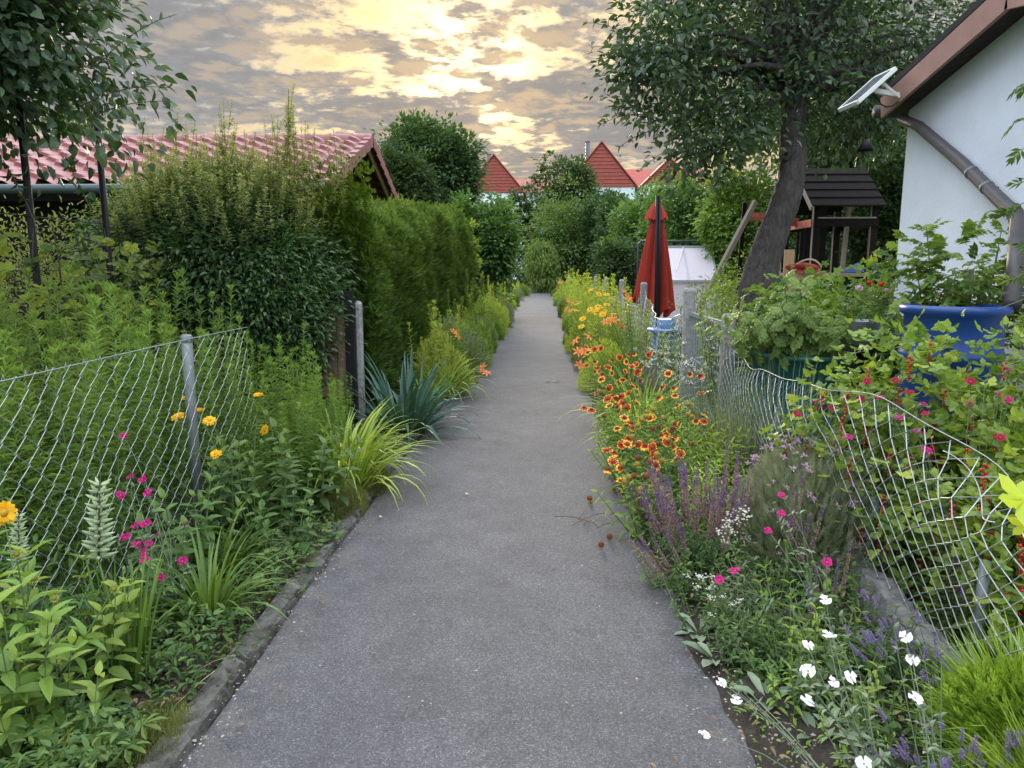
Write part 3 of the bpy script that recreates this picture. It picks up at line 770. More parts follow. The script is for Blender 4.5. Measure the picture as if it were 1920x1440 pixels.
# gravel crumbs, petals and leaf litter on the path and its edges
mb = MB(); n = 750
Y = 1.9 + 9 * U(n) ** 1.6; side = rng.random(n); X = np.where(side < .45, XL + np.abs(rng.normal(size=n)) * .05, np.where(side < .85, XR - np.abs(rng.normal(size=n)) * .09, U(n, XL, XR)))
a = U(n, 0, 6.28)
mb.tpl(QUAD, np.stack([X, Y, np.full(n, .030)], 1), np.stack([np.cos(a), np.sin(a), U(n, -.05, .3)], 1), (0, 0, 1), U(n, .006, .016), U(n, .005, .012), 'stone_bit')
n = 170; Y = 1.9 + 12 * U(n) ** 1.4; X = np.where(rng.random(n) < .5, XL + np.abs(rng.normal(size=n)) * .12, XR - np.abs(rng.normal(size=n)) * .22); a = U(n, 0, 6.28)
mb.tpl(OVATE, np.stack([X, Y, np.full(n, .028)], 1), np.stack([np.cos(a), np.sin(a), U(n, 0, .3)], 1), (0, 0, 1), U(n, .012, .03), U(n, .006, .015), 'dry_leaf')
stuff(mb.build('leaf_litter'), 'crumbs of grit and dry leaf bits along the edges of the asphalt path', 'litter')
mb = MB(); n = 7000; Y = 1.7 + 8 * U(n); X = np.where(rng.random(n) < .5, U(n, -2.0, XL - .12), U(n, XR, 1.5)); a = U(n, 0, 6.28)
mb.tpl(QUAD, np.stack([X, Y, U(n, .028, .062)], 1), np.stack([np.cos(a), np.sin(a), U(n, -.2, .5)], 1), randdir(n) * .4 + (0, 0, 1), U(n, .006, .022), U(n, .004, .014), 'stone_bit', U(n, 0, .5))
n = 1600; Y = 1.7 + 8 * U(n); X = np.where(rng.random(n) < .4, U(n, -1.9, XL - .12), U(n, XR, 1.5)); a = U(n, 0, 6.28)
mb.tpl(OVATE, np.stack([X, Y, U(n, .035, .06)], 1), np.stack([np.cos(a), np.sin(a), U(n, -.1, .4)], 1), (0, 0, 1), U(n, .015, .04), U(n, .006, .018), 'dry_leaf')
stuff(mb.build('mulch'), 'crumbled soil, chips and dry leaves lying on the flower bed earth', 'mulch')

# low weeds that fill the beds
def weeds(label, x0, x1, y0, y1, n, L, W, hmax, lm, name='ground_cover', p=1.5, tplt=OVATE):
    mb = MB(); Y = y0 + (y1 - y0) * U(n) ** p; X = U(n, x0, x1); a = U(n, 0, 6.28); e = U(n, -.1, 1.0)
    patch = np.sin(X * 5 + Y * 3) * np.sin(Y * 4.3 - X * 2) + np.sin(Y * 9 + X * 7) * .5
    z = .02 + hmax * U(n) * np.clip(.55 + .5 * patch, .12, 1)
    keep = rng.random(n) < np.clip(.7 + .5 * patch, .25, 1); 
    P = np.stack([X, Y, z], 1)[keep]; k = keep.sum()
    mb.tpl(tplt, P, np.stack([np.cos(a) * np.cos(e), np.sin(a) * np.cos(e), np.sin(e)], 1)[keep], randdir(k) * .4 + (0, 0, 1), L * U(k, .5, 1.3), W * U(k, .6, 1.2), lm)
    for i in range(0, k, 9):
        mb.tube([(P[i][0], P[i][1], 0), tuple(P[i])], .0012, 'stem_green', 3, cap=False)
    stuff(mb.build(name), label, 'ground cover')
weeds('low tangle of green weeds under the flowers left of the path', -1.95, -1.27, 1.7, 12, 15000, .042, .019, .20, 'lf_broad')
weeds('low tangle of green weeds under the flowers right of the path', .76, 1.5, 2.6, 14, 17000, .038, .017, .20, 'lf_broad')
weeds('sparse seedlings and small weeds on the bare soil at the right path edge', .70, 1.35, 1.6, 2.9, 1500, .026, .011, .05, 'lf_young')
weeds('small weeds creeping over the kerb on the left', -1.40, -1.17, 1.8, 7, 1500, .026, .012, .05, 'lf_broad')
weeds('rough grass in the garden in front of the white hut', 1.75, 6.0, .2, 4.0, 9000, .10, .010, .06, 'lf_goldenrod', 'grass', 1.0, LANCE)
weeds('dense undergrowth of leaves behind the left wire fence', -4.4, -2.05, 2.0, 9, 24000, .06, .022, .65, 'lf_broad', 'undergrowth', 1.0)
weeds('dense undergrowth of leaves behind the right wire fence', 1.68, 4.6, 2.4, 12, 26000, .055, .024, .50, 'lf_broad', 'undergrowth', 1.1)
weeds('low greenery along both far edges of the path', -2.0, -1.35, 10, 52, 14000, .11, .05, .55, 'lf_far_mid', 'undergrowth', 1.2)
weeds('low greenery between the far path edge and the gardens on the right', .85, 2.2, 12, 52, 16000, .11, .05, .6, 'lf_far_mid', 'undergrowth', 1.2)

# ================================================================ FENCES
def chainlink(S, H, p, hrow, warp, r=.0016, sides=4, mat_='wire'):
    """chain-link mesh: zigzag wires hooked to their neighbours; warp(s, z) -> point"""
    mb = MB(); nw = int(S / p); nr = int(H / hrow)
    for i in range(nw):
        pts = []
        for k in range(nr + 1):
            odd = (k + i) % 2; s = (i + odd) * p; z = k * hrow
            # corner: two points and a small over/under offset so that wires hook round one another
            o = r * (1.1 if odd else -1.1)
            q = warp(s + (p * .07 if odd else -p * .07) * 1.0, z)
            pts.append((q[0] + o, q[1], q[2]))
        # soften corners
        P = np.array(pts); out = [P[0]]
        for k in range(1, len(P) - 1):
            out += [P[k] * .86 + P[k - 1] * .14, P[k], P[k] * .86 + P[k + 1] * .14]
        out.append(P[-1])
        mb.tube(out, r, mat_, sides, rng.random(), cap=False)
    return mb
# left fence
FX = -2.0; HT = 1.2
f = thing('chain_link_fence', 'galvanised chain-link fence with a round steel post, left of the path', 'fence', (FX, 1.2, 0))
def warpL(s, z):
    y = s
    return (.012 * math.sin(y * 2.1) + .02 * math.sin(z * 3) + .01 * math.sin(y * 7 + z * 4), y, .04 + z + .006 * math.sin(y * 5))
chainlink(3.60, 1.155, .060, .0577, warpL, .0015).build('wire_mesh', f)
mb = MB(); ys = np.linspace(0, 3.60, 40)
mb.tube([(.012 * math.sin(y * 2.1) + .004, y, HT + .004 - .012 * math.sin(y * 1.3)) for y in ys], .0026, 'wire', 5)
for y in np.arange(.06, 3.58, .120):   # the twisted barbs over the top wire
    mb.tube([(0, y - .010, HT - .012), (.006, y - .006, HT + .012), (-.004, y + .008, HT + .012), (0, y + .010, HT - .010)], .0019, 'wire', 4)
mb.build('top_wire', f)
for yy in (2.86, -.1):
    q = thing('x', '', '') if False else None
    mb = MB(); mb.lathe([(.0, 0), (.030, 0), (.030, 1.20), (.0295, 1.202)], 'galv', 16); c = mb.build('post', f, (-.035, yy, 0))
    mb = MB(); mb.lathe([(.0315, 1.185), (.033, 1.19), (.033, 1.222), (.022, 1.232), (.0, 1.234)], 'galv_dark', 16); mb.build('cap', c)

# right fence: old, slack and leaning towards the path, on a concrete footing
FXR = 1.62
f = thing('chain_link_fence', 'slack, buckled chain-link fence on a concrete footing, right of the path', 'fence', (FXR, 0, 0))
Y0R, Y1R = 1.1, 6.6
def topR(y):
    return .93 - .05 * math.sin((y - 1.2) * 1.9) - .10 * math.exp(-((y - 2.55) / .35) ** 2) + .018 * math.sin(y * 4.1)
def warpR(s, z):
    y = Y0R + s; t = z / .93; h = topR(y)
    lean = -.10 * math.sin(min(1, t) * 2.2) * (1 + .6 * math.sin(y * 1.7)) - .05 * math.exp(-((y - 2.6) / .3) ** 2) * t
    curl = max(0, t - .86) * (1.1 * math.exp(-((y - 2.75) / .28) ** 2) + .25)
    wob = .016 * math.sin(y * 5 + t * 4) * t + .006 * math.sin(y * 11 + t * 6)
    return (lean + curl + wob * .7, y + .02 * math.sin(t * 7 + y * 3) * t - .10 * math.exp(-((y - 2.8) / .3) ** 2) * t * t, .05 + (h - .05) * min(t, 1 + (t - 1) * .3) + .010 * math.sin(y * 8 + t * 5) * t)
chainlink(Y1R - Y0R, .93, .062, .054, warpR, .0023).build('wire_mesh', f)
mb = MB(); mb.tube([warpR(s, .93) for s in np.linspace(0, Y1R - Y0R, 90)], .0028, 'wire', 5)
mb.tube([(warpR(s, .86)[0] + .03 * math.sin(s * 8), warpR(s, .86)[1], warpR(s, .86)[2] + .02 * math.sin(s * 11)) for s in np.linspace(1.35, 1.9, 30)], .0026, 'wire', 5)
mb.build('top_wire', f)
for yy, hh in ((2.70, .50), (3.62, .46), (5.2, .62)):
    mb = MB(); mb.lathe([(.015, .0), (.021, 0), (.021, hh), (.017, hh), (.017, hh - .04)], 'galv_dark', 14); mb.build('post', f, (.075, yy, 0), )
mb = MB()
prof = [(-.085, -.03), (-.08, .06), (-.06, .125), (.03, .135), (.06, .10), (.07, -.03)]; k = 150; ys = np.linspace(1.0, 6.6, k); V = []
for px_, pz in prof:
    V.append(np.stack([px_ + .006 * rng.normal(size=k) + .02 * np.sin(ys * 2), ys, pz + .008 * rng.normal(size=k) + .012 * np.sin(ys * 6)], 1))
mb.grid(np.concatenate(V), len(prof), k, 'concrete_mid', smooth=False); mb.build('footing', f)

# concrete posts of the second right-hand fence, gate
def cpost(nm, lab, x, y, h, w_=.10, parent=None):
    mb = MB(); hw = w_ / 2; b = .018; V = []
    zs = [(-.02, hw), (h - .03, hw), (h - .008, hw - b * .6), (h, hw - b * 1.4)]
    for z, q in zs:
        c = b
        V += [(-q + c, -q, z), (q - c, -q, z), (q, -q + c, z), (q, q - c, z), (q - c, q, z), (-q + c, q, z), (-q, q - c, z), (-q, -q + c, z)]
    Fc = [(i * 8 + j, i * 8 + (j + 1) % 8, (i + 1) * 8 + (j + 1) % 8, (i + 1) * 8 + j) for i in range(3) for j in range(8)]
    V.append((0, 0, h)); T = [(24 + j, 24 + (j + 1) % 8, 32) for j in range(8)]
    mb.raw(V, [np.array(Fc), np.array(T)], 'concrete')
    return mb.build(nm, parent, (x, y, 0))
f = thing('chain_link_fence', 'grey wire fence sagging between square concrete posts beside the red parasol', 'fence', (0, 0, 0))
for y in (8.04, 11.65, 14.9, 18.6, 22.3): cpost('post', '', 1.60, y, 1.40, .115 if y < 9 else .10, f)
def warpM(s, z):
    y = 8.1 + s; u = ((y - 8.1) % 3.55) / 3.55
    return (1.60 + .03 * math.sin(y * 3) + .02 * math.sin(y * 11 + z * 5), y, z * (1 - .28 * math.sin(math.pi * min(1, u * 1.0)) ** .8) + .04)
chainlink(9.9, 1.25, .05, .05, warpM, .0024, 3).build('wire_mesh', f)
mb = MB(); mb.tube([warpM(s, 1.25) for s in np.linspace(0, 9.9, 60)], .004, 'wire', 4); mb.build('top_wire', f)
g = thing('garden_gate', 'grey steel bar gate between two concrete posts on the right', 'gate', (1.62, 6.40, 0))
cpost('post', '', 0, 0, 1.22, .11, g)
mb = MB()
for k in range(14):
    y = .12 + k * .115; mb.beam((0, y, .18), (0, y, 1.10), .012, .028, 'galv')
mb.build('bars', g)
mb = MB(); mb.beam((0, .07, 1.12), (0, 1.66, 1.12), .045, .04, 'galv'); mb.beam((0, .07, .16), (0, 1.66, .16), .03, .03, 'galv'); mb.beam((0, .07, .64), (0, 1.66, .64), .02, .025, 'galv')
mb.beam((0, .07, .145), (0, .07, 1.14), .035, .035, 'galv'); mb.beam((0, 1.66, .145), (0, 1.66, 1.14), .035, .035, 'galv')
mb.build('frame', g)
mb = MB(); mb.tube([(-.03, 1.60, .80), (-.08, 1.60, .80), (-.08, 1.48, .80)], .008, 'galv', 6); mb.build('handle', g)
# left gate: black steel posts, timber panel
g = thing('garden_gate', 'timber gate with a black steel frame beside the clipped conifer hedge', 'gate', (at(657, 640, 6.9).x, 6.9, 0))
mb = MB(); mb.beam((0, 0, 0), (0, 0, 1.40), .085, .06, 'black_paint'); mb.build('post', g)
mb = MB()
for i, x in enumerate((-.085, -.175, -.265)): mb = MB(); mb.beam((x, .005 * i, .10), (x, .005 * i, 1.25), .082, .022, 'plank_mid', v=.3 * i); mb.build('board', g)
mb = MB(); mb.beam((-.05, -.04, .35), (-.32, -.04, .35), .03, .05, 'black_paint'); mb.build('brace', g); mb = MB(); mb.tube([(-.03, -.03, 1.33), (-.12, -.03, 1.36), (-.20, -.03, 1.30), (-.24, -.03, 1.22)], .028, 'black_paint', 7); mb.build('top_bend', g)
mb = MB(); mb.tube([(-.24, -.03, 1.02), (-.24, -.09, 1.02), (-.24, -.09, .92), (-.24, -.03, .90)], .008, 'black_paint', 6); mb.beam((-.24, -.015, .86), (-.24, -.015, 1.06), .045, .01, 'galv_dark', up=(0, 1, 0)); mb.build('handle', g)
o = cpost('fence_post', '', at(674, 640, 6.98).x, 6.98, 1.30, .07); tag(o, 'slim concrete post between the black gate post and the conifer hedge', 'post')

# ================================================================ LEFT: tiled outbuilding
sx0, sx1 = -11.5, -2.9; yE, yR, yB = 9.9, 12.5, 15.1; zE, zR = 2.72, 3.76
b = thing('outbuilding', 'low outbuilding with a shiny pinkish-red pantile roof behind the hedge', 'building', ((sx0 + sx1) / 2, yR, 0))
ox, oy = (sx0 + sx1) / 2, yR
def tiles(side):
    mb = MB(); nt = 28; nu = nt * 8 + 1; rows = 9; X = np.linspace(sx0, sx1, nu) - ox
    ph = (np.arange(nu) % 8) / 8
    wv = .046 * (np.sin(ph * 2 * math.pi) + .35 * np.sin(4 * math.pi * ph + .6))
    V = []; vv = []
    L_ = yR - yE; y_e = yE - oy
    for r_ in range(rows):
        for t, dzz in ((r_ / rows, .060), ((r_ + .08) / rows, .058), ((r_ + .99) / rows, .002)):
            y = y_e + L_ * t; z = zE + (zR - zE) * t
            V.append(np.stack([X, np.full(nu, (y - .02 * np.sin(ph * 6.28) * (dzz > .02)) * 1.0) if False else y - .022 * np.sin(ph * 2 * math.pi) * (dzz > .02), z + wv + dzz], 1))
    A = np.concatenate(V)
    if side < 0: A[:, 1] *= -1; A = A.copy()
    mb.grid(A, rows * 3, nu, 'tile_red', np.tile(np.repeat(U(nt + 1, .2, .8), 8)[:nu], rows * 3), smooth=False)
    return mb
tiles(1).build('roof', b); tiles(-1).build('roof', b)
mb = MB(); x = sx0 - ox
while x < sx1 - ox - .05:
    l_ = .36; a = np.linspace(-.25, math.pi + .25, 9)
    V = []
    for i, (xx, rr) in enumerate(((x, .125), (x + .05, .128), (x + .055, .112), (x + l_ + .02, .106))):
        V.append(np.stack([np.full(9, min(xx, sx1 - ox + .05)), -np.cos(a) * rr, zR - .02 + np.sin(a) * rr * .9], 1))
    mb.grid(np.concatenate(V), 4, 9, 'tile_red', rng.random() * .6 + .2); x += l_
mb.poly([(sx1 - ox + .05, -math.cos(t) * .11, zR - .02 + math.sin(t) * .1) for t in np.linspace(0, math.pi, 9)], 'tile_red')
mb.build('ridge', b)
# verge tiles and barge boards of the gable end
mb = MB()
for s_ in (-1, 1):
    n = 9
    for k in range(n):
        t0, t1 = k / n, (k + 1.04) / n
        y0 = s_ * (yE - oy) * (1 - t0) * 1.0; y1 = s_ * (yE - oy) * (1 - t1)
        z0 = zE + (zR - zE) * t0 + .06; z1 = zE + (zR - zE) * t1 + .03
        xg = sx1 - ox
        mb.beam((xg, y0, z0 - .01), (xg, y1, z1 - .01), .10, .03, 'tile_red'); mb.beam((xg + .05, y0, z0 - .08), (xg + .05, y1, z1 - .08), .02, .16, 'tile_red')
mb.build('verge', b)
for s_ in (-1, 1):
    mb = MB(); xg = sx1 - ox - .06
    mb.beam((xg, s_ * (yE - oy) * 1.0, zE - .10), (xg, 0, zR - .10), .03, .17, 'plank_light'); mb.build('barge_board', b)
    mb = MB(); mb.beam((xg - .5, s_ * (yE - oy) * .97, zE - .12), (xg - .5, 0, zR - .14), .07, .12, 'plank_mid'); mb.build('rafter', b)
mb = MB(); mb.tube([(sx0 - ox, yE - oy - .07, zE - .04), (0, yE - oy - .07, zE - .05), (sx1 - ox, yE - oy - .07, zE - .06)], .07, 'gutter', 8); mb.beam((sx0 - ox, yE - oy - .10, zE + .01), (sx1 - ox, yE - oy - .10, zE), .02, .02, 'galv'); mb.build('gutter', b)
mb = MB(); mb.box((sx0 - ox + .2, yE - oy + .45, 0), (sx1 - ox - .55, yB - oy - .4, zE - .16), 'dark_wood')
mb.poly([(sx1 - ox - .56, -2.1, zE + .0), (sx1 - ox - .56, 2.1, zE + .0), (sx1 - ox - .56, 0, zR - .16)], 'dark_wood'); mb.build('wall', b)
for xx in (-4.1, -1.5, 1.2, 3.9):
    mb = MB(); mb.beam((xx, yE - oy + .12, 0), (xx, yE - oy + .12, zE - .18), .12, .12, 'dark_wood'); mb.build('post', b)
mb = MB(); mb.beam((sx0 - ox, yE - oy + .12, zE - .12), (sx1 - ox - .1, yE - oy + .12, zE - .12), .1, .14, 'dark_wood'); mb.build('beam', b)

# pergola poles and wires on the left
pg = thing('trellis', 'black steel poles with wires carrying vines, left garden', 'trellis', (-3.35, 0, 0))
for (y, h) in ((4.72, 2.75), (5.55, 2.82), (6.9, 2.6), (3.4, 2.6)):
    mb = MB(); mb.tube([(0, y, 0), (.0, y, h)], .024, 'black_paint', 10); mb.build('pole', pg)
mb = MB()
for z in (.55, .9, 1.25, 1.6, 1.95): mb.tube([(0, 3.4, z), (0.01, 4.7, z - .01), (0, 6.9, z)], .003, 'black_paint', 4)
for y in np.arange(3.5, 6.9, .22): mb.tube([(0.004, y, .5), (.004, y, 1.97)], .0018, 'black_paint', 3)
mb.build('wires', pg)

# ================================================================ RIGHT: white hut
HX, CY = 3.06, 6.50; RY = 4.92; zc, zp = 2.915, 3.23; D_ = 3.6
h = thing('garden_hut', 'white rendered garden hut with a brown eave and barge board at the right edge', 'building', (HX, RY, 0))
mb = MB()
y1 = CY - RY; y0 = -y1
def wallgrid(p00, p10, p11, p01, n=2): mb.raw([p00, p10, p11, p01], np.array([(0, 1, 2, 3)]), 'render_white')
mb.raw([(0, y0, -.02), (0, y1, -.02), (0, y1, zc), (0, 0, zp), (0, y0, zc)], [np.array([(0, 2, 1), (0, 4, 2), (4, 3, 2)])], 'render_white')
mb.raw([(D_, y0, -.02), (D_, y1, -.02), (D_, y1, zc), (D_, 0, zp), (D_, y0, zc)], [np.array([(0, 1, 2), (0, 2, 4), (4, 2, 3)])], 'render_white')
wallgrid((0, y1, -.02), (D_, y1, -.02), (D_, y1, zc), (0, y1, zc)); wallgrid((0, y0, -.02), (0, y0, zc), (D_, y0, zc), (D_, y0, -.02))
mb.build('wall', h)
sl = (zp - zc) / (CY - RY); oS = .06; oF = .21; ye = y1 + oS
def rz_(y): return zp - sl * abs(y)
for s_ in (1, -1):
    mb = MB(); th = .05
    V = []
    for x in (-oF, D_ + .3):
        for y in (0, s_ * ye):
            V += [(x, y, rz_(y) + .14), (x, y, rz_(y) + .19)]
    mb.raw(V, np.array([(0, 2, 6, 4), (1, 5, 7, 3), (0, 1, 3, 2), (4, 6, 7, 5), (2, 3, 7, 6), (0, 4, 5, 1)]), 'roof_felt'); mb.build('roof', h)
    mb = MB(); V = []
    for x in (-oF + .03, -.002):
        for y in (0, s_ * ye): V += [(x, y, rz_(y) + .0), (x, y, rz_(y) + .138)]
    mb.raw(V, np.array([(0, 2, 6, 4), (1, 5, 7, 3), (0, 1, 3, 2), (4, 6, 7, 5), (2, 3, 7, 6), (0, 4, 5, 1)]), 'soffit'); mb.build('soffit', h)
    mb = MB(); mb.beam((-oF + .015, 0, rz_(0) + .045), (-oF + .015, s_ * ye, rz_(ye) + .045), .028, .17, 'fascia', up=(0, 0, 1)); mb.build('barge_board', h)
mb = MB(); mb.tube([(-oF - .02, ye + .06, rz_(ye) + .03), (D_ + .3, ye + .06, rz_(ye) + .03)], .055, 'pipe_grey', 8); mb.build('gutter', h)
mb = MB(); A = [atX(1690, 222, 2.95), atX(1722, 236, 2.99), atX(1800, 302, 2.99), atX(1885, 385, 2.98), atX(1905, 400, 2.96), atX(1908, 425, 2.92)]
org = Vector((HX, RY, 0))
mb.tube([p - org for p in A], [.038, .040, .042, .044, .044, .044], 'pipe_grey', 12)
bot = Vector((2.62, 4.18, 1.40)); mb.tube([A[-1] - org + Vector((0, 0, .05)), bot - org], .045, 'pipe_grey', 12)
for t in (.28, .62):
    c = A[2] * (1 - t) + A[3] * t - org; d = (A[3] - A[2]).normalized() * .012
    mb.tube([c - d, c + d], .047, 'galv_dark', 12); mb.tube([c, c + Vector((.09, 0, .0))], .006, 'galv_dark', 5)
for q in (A[-1] - org, bot - org + (A[-1] - bot) * .12): mb.tube([q + Vector((0, 0, .02)), q - Vector((0, 0, .02))], .051, 'pipe_grey', 12)
mb.build('downpipe', h)
# solar panel on a bracket at the eave
sp = thing('solar_panel', 'small white framed solar panel on a bracket at the eave corner of the hut', 'solar panel', (0, 0, 0))
c0 = at(1580, 197, 6.55); c1 = at(1609, 191, 6.12); c2 = at(1679, 129, 6.12); c3 = at(1662, 131, 6.34)
u = (c2 - c1); vv_ = (c0 - c1); vv_ = vv_ - u * (vv_.dot(u) / u.dot(u)); vv_ = vv_ * .8; nn = u.cross(vv_).normalized()
if nn.z < 0: nn = -nn
mb = MB()
cs = [c1, c2, c2 + vv_, c1 + vv_]
mb.raw([tuple(p + nn * .012) for p in cs], np.array([(0, 1, 2, 3)]), 'cell_blue'); mb.build('cells', sp)
mb = MB()
for a_, b_ in zip(cs, cs[1:] + cs[:1]): mb.beam(a_, b_, .022, .03, 'white_plastic', up=tuple(nn))
mb.raw([tuple(p - nn * .010) for p in cs], np.array([(3, 2, 1, 0)]), 'white_plastic')
for k in (.25, .5, .75): mb.beam(cs[0] + (cs[3] - cs[0]) * k + nn * .014, cs[1] + (cs[2] - cs[1]) * k + nn * .014, .003, .002, 'alu', up=tuple(nn))
mb.build('frame', sp)
mb = MB(); q = (c1 + c2) / 2 - nn * .02; e = Vector((HX - oF, 6.25, rz_(ye) + .08)); mb.beam(q + vv_ * .3, e, .035, .035, 'white_plastic'); mb.beam(q + u * .25 + vv_ * .3, e + Vector((.0, -.02, -.02)), .02, .02, 'white_plastic'); mb.tube(curve(q + vv_ * .3, e + Vector((0, 0, -.05)), (0, 0, -.08), 6), .005, 'black_paint', 4); mb.build('bracket', sp)
# ================================================================ RIGHT GARDEN OBJECTS
# closed parasol
c = at(1233, 560, 13.0); c.z = 0
u = thing('parasol', 'closed red parasol on a black mast', 'parasol', c)
mb = MB(); mb.tube([(.0, 0, 0), (-.01, 0, 1.4), (-.045, 0, 2.86)], [.052, .050, .046], 'black_paint', 14); mb.beam((.0, -.053, .3), (-.045, -.048, 2.84), .03, .012, 'black_paint', up=(0, 1, 0)); mb.build('mast', u)
mb = MB(); ns = 96; prof = [(2.62, .06), (2.50, .10), (2.35, .135), (2.1, .17), (1.8, .215), (1.5, .26), (1.2, .305), (1.0, .33), (.88, .35)]
V = []
for z, r_ in prof:
    a = np.arange(ns) * 2 * math.pi / ns; k = (2.62 - z) / 1.74
    rr = r_ * (1 + .30 * min(1, k * 3) * np.cos(a * 8 + .7 * k) + .06 * np.cos(a * 24 + 3 * k))
    V.append(np.stack([rr * np.cos(a) * .86 - .025, rr * np.sin(a) * .7 + .10 + r_ * .62, z + (.10 * np.cos(a * 8 + .7) * (k > .95)) - .10 * (k > .95) * np.cos(a)], 1))
V = np.concatenate(V); n = len(prof); i, j = np.meshgrid(np.arange(n - 1), np.arange(ns), indexing='ij'); i = i.ravel(); j = j.ravel(); j2 = (j + 1) % ns
mb.raw(V, np.stack([i * ns + j, (i + 1) * ns + j, (i + 1) * ns + j2, i * ns + j2], 1), 'umbrella_red', .5, True); cn = mb.build('canopy', u)
mb = MB(); ns = 32; V = []
for z, r_ in ((2.74, .05), (2.66, .10), (2.56, .15), (2.47, .19)):
    a = np.arange(ns) * 2 * math.pi / ns; V.append(np.stack([r_ * (1 + .12 * np.cos(a * 8)) * np.cos(a) - .04, r_ * (1 + .12 * np.cos(a * 8)) * np.sin(a) * .8 + .17, z + .02 * np.cos(a * 8)], 1))
V = np.concatenate(V); i, j = np.meshgrid(np.arange(3), np.arange(ns), indexing='ij'); i = i.ravel(); j = j.ravel(); j2 = (j + 1) % ns
mb.raw(V, np.stack([i * ns + j, (i + 1) * ns + j, (i + 1) * ns + j2, i * ns + j2], 1), 'umbrella_red', .5, True); mb.build('vent_cap', u)
mb = MB(); mb.box((-.35, -.35, .0), (.35, .35, .06), 'concrete'); mb.build('base', u)

# greenhouse with milky panels
g = thing('greenhouse', 'small greenhouse with milky panels in an aluminium frame behind the parasol', 'greenhouse', (0, 18, 0))
xa, xb = at(1248, 500, 18).x, at(1347, 500, 18).x
z_t, z_m = at(1300, 464, 18.9).z, at(1300, 527, 18).z
mb = MB()
def glass(V): mb.raw(V, np.array([(0, 1, 2, 3)]), 'poly_white')
xm = (xa * .58 + xb * .42) if False else xa + (xb - xa) * .45
for p, q in ((xa + .02, xm - .01), (xm + .01, xb - .02)):
    glass([(p, 0, z_m), (q, 0, z_m), (q, .9, z_t), (p, .9, z_t)])
    glass([(p, .01, .1), (q, .01, .1), (q, .01, z_m - .04), (p, .01, z_m - .04)])
    glass([(p, 1.8, z_m), (p, .9, z_t), (q, .9, z_t), (q, 1.8, z_m)]); glass([(p, 1.8, .1), (p, 1.8, z_m), (q, 1.8, z_m), (q, 1.8, .1)])
for x in (xa, xb):
    glass([(x, 0, .1), (x, 1.8, .1), (x, 1.8, z_m), (x, 0, z_m)]); mb.poly([(x, 0, z_m), (x, 1.8, z_m), (x, .9, z_t)], 'poly_white')
mb.build('panels', g)
mb = MB()
for x in (xa, xm, xb):
    for y in (0, 1.8): mb.beam((x, y - .012, 0), (x, y - .012, z_m), .04, .04, 'alu')
    mb.beam((x, -.02, z_m), (x, .9, z_t + .02), .035, .03, 'alu'); mb.beam((x, 1.82, z_m), (x, .9, z_t + .02), .035, .03, 'alu')
for y, z in ((-.02, z_m), (1.82, z_m), (.9, z_t + .02), (-.01, .1)): mb.beam((xa - .03, y, z), (xb + .03, y, z), .05, .05, 'alu')
mb.beam((xa + (xm - xa) * .45, .02, z_m + .25), (xm, .85, z_t - .01), .02, .02, 'alu')
mb.build('frame', g)
a0, a1 = at(1197, 452, 20.2), at(1360, 452, 20.2)
fr = thing('tube_frame', 'dark green tubular frame standing behind the red parasol', 'frame', (0, 20.2, 0))
mb = MB()
for q in (a0, a1): mb.tube([(q.x, 0, 0), (q.x, 0, q.z - .08), (q.x + (.08 if q is a0 else -.08), 0, q.z)], .03, 'gutter', 8)
mb.tube([(a0.x + .06, 0, a0.z), (a1.x - .06, 0, a1.z)], .03, 'gutter', 8); mb.build('tubes', fr)
# light blue sandpit shell / tub
c = at(1246, 618, 10.4); tb = thing('plastic_table', 'small light blue plastic garden table behind the wire fence', 'table', (c.x, c.y, 0))
mb = MB(); mb.lathe([(0, c.z - .02), (.24, c.z - .02), (.25, c.z), (.24, c.z + .015), (0, c.z + .015)], 'light_blue', 20); mb.build('tabletop', tb)
for a in (.8, 2.4, 3.9, 5.5):
    mb = MB(); mb.tube([(.15 * math.cos(a), .15 * math.sin(a), c.z - .02), (.2 * math.cos(a), .2 * math.sin(a), 0)], .02, 'light_blue', 6); mb.build('leg', tb)
o = MB(); o.lathe([(0, 0), (.12, 0), (.135, .10), (.12, .14), (.05, .15), (0, .15)], 'light_blue', 16); o = o.build('plastic_basin', None, (c.x + .02, c.y, c.z + .017)); tag(o, 'upturned light blue basin on the small blue table', 'basin')
# paving behind the gate
mb = MB(); mb.box((1.75, 7.4, -.029), (3.2, 11.8, .012), 'concrete'); struct(mb.build('patio'))

# playhouse tower with a swing beam
Yp = 11.0
p0 = at(1532, 385, Yp); p1 = at(1640, 385, Yp); X0, X1 = p0.x, p1.x; Yb = Yp + 1.35
X0b = X0; X1b = X1
zr = at(1560, 316, Yp + .65).z; ze = at(1560, 384, Yp).z; zf = at(1600, 512, Yp).z; zrail = at(1600, 418, Yp).z
ph = thing('play_tower', 'dark weathered wooden play tower with a shingled pitched roof and swing beam', 'play tower', (0, 0, 0))
for (x, y, hgt) in ((X0, Yp, ze), (X1, Yp, ze), (X0, Yb, ze), (X1, Yb, ze)):
    mb = MB(); mb.beam((x, y, 0), (x, y, hgt), .10, .09, 'dark_wood'); mb.beam((x - .053, y - .02, 0), (x - .053, y - .02, hgt), .006, .05, 'plank_grey', up=(0, 1, 0)); mb.build('post', ph)
mb = MB(); mb.box((X0 - .1, Yp - .08, zf - .05), (X1 + .1, Yb + .08, zf), 'plank_grey'); mb.box((X0 - .04, Yp - .06, zf - .30), (X1 + .04, Yp - .02, zf - .06), 'dark_wood'); mb.build('platform', ph)
mb = MB()
for y in (Yp - .055, Yb + .055): mb.beam((X0 - .05, y, zrail), (X1 + .05, y, zrail), .03, .11, 'dark_wood'); 
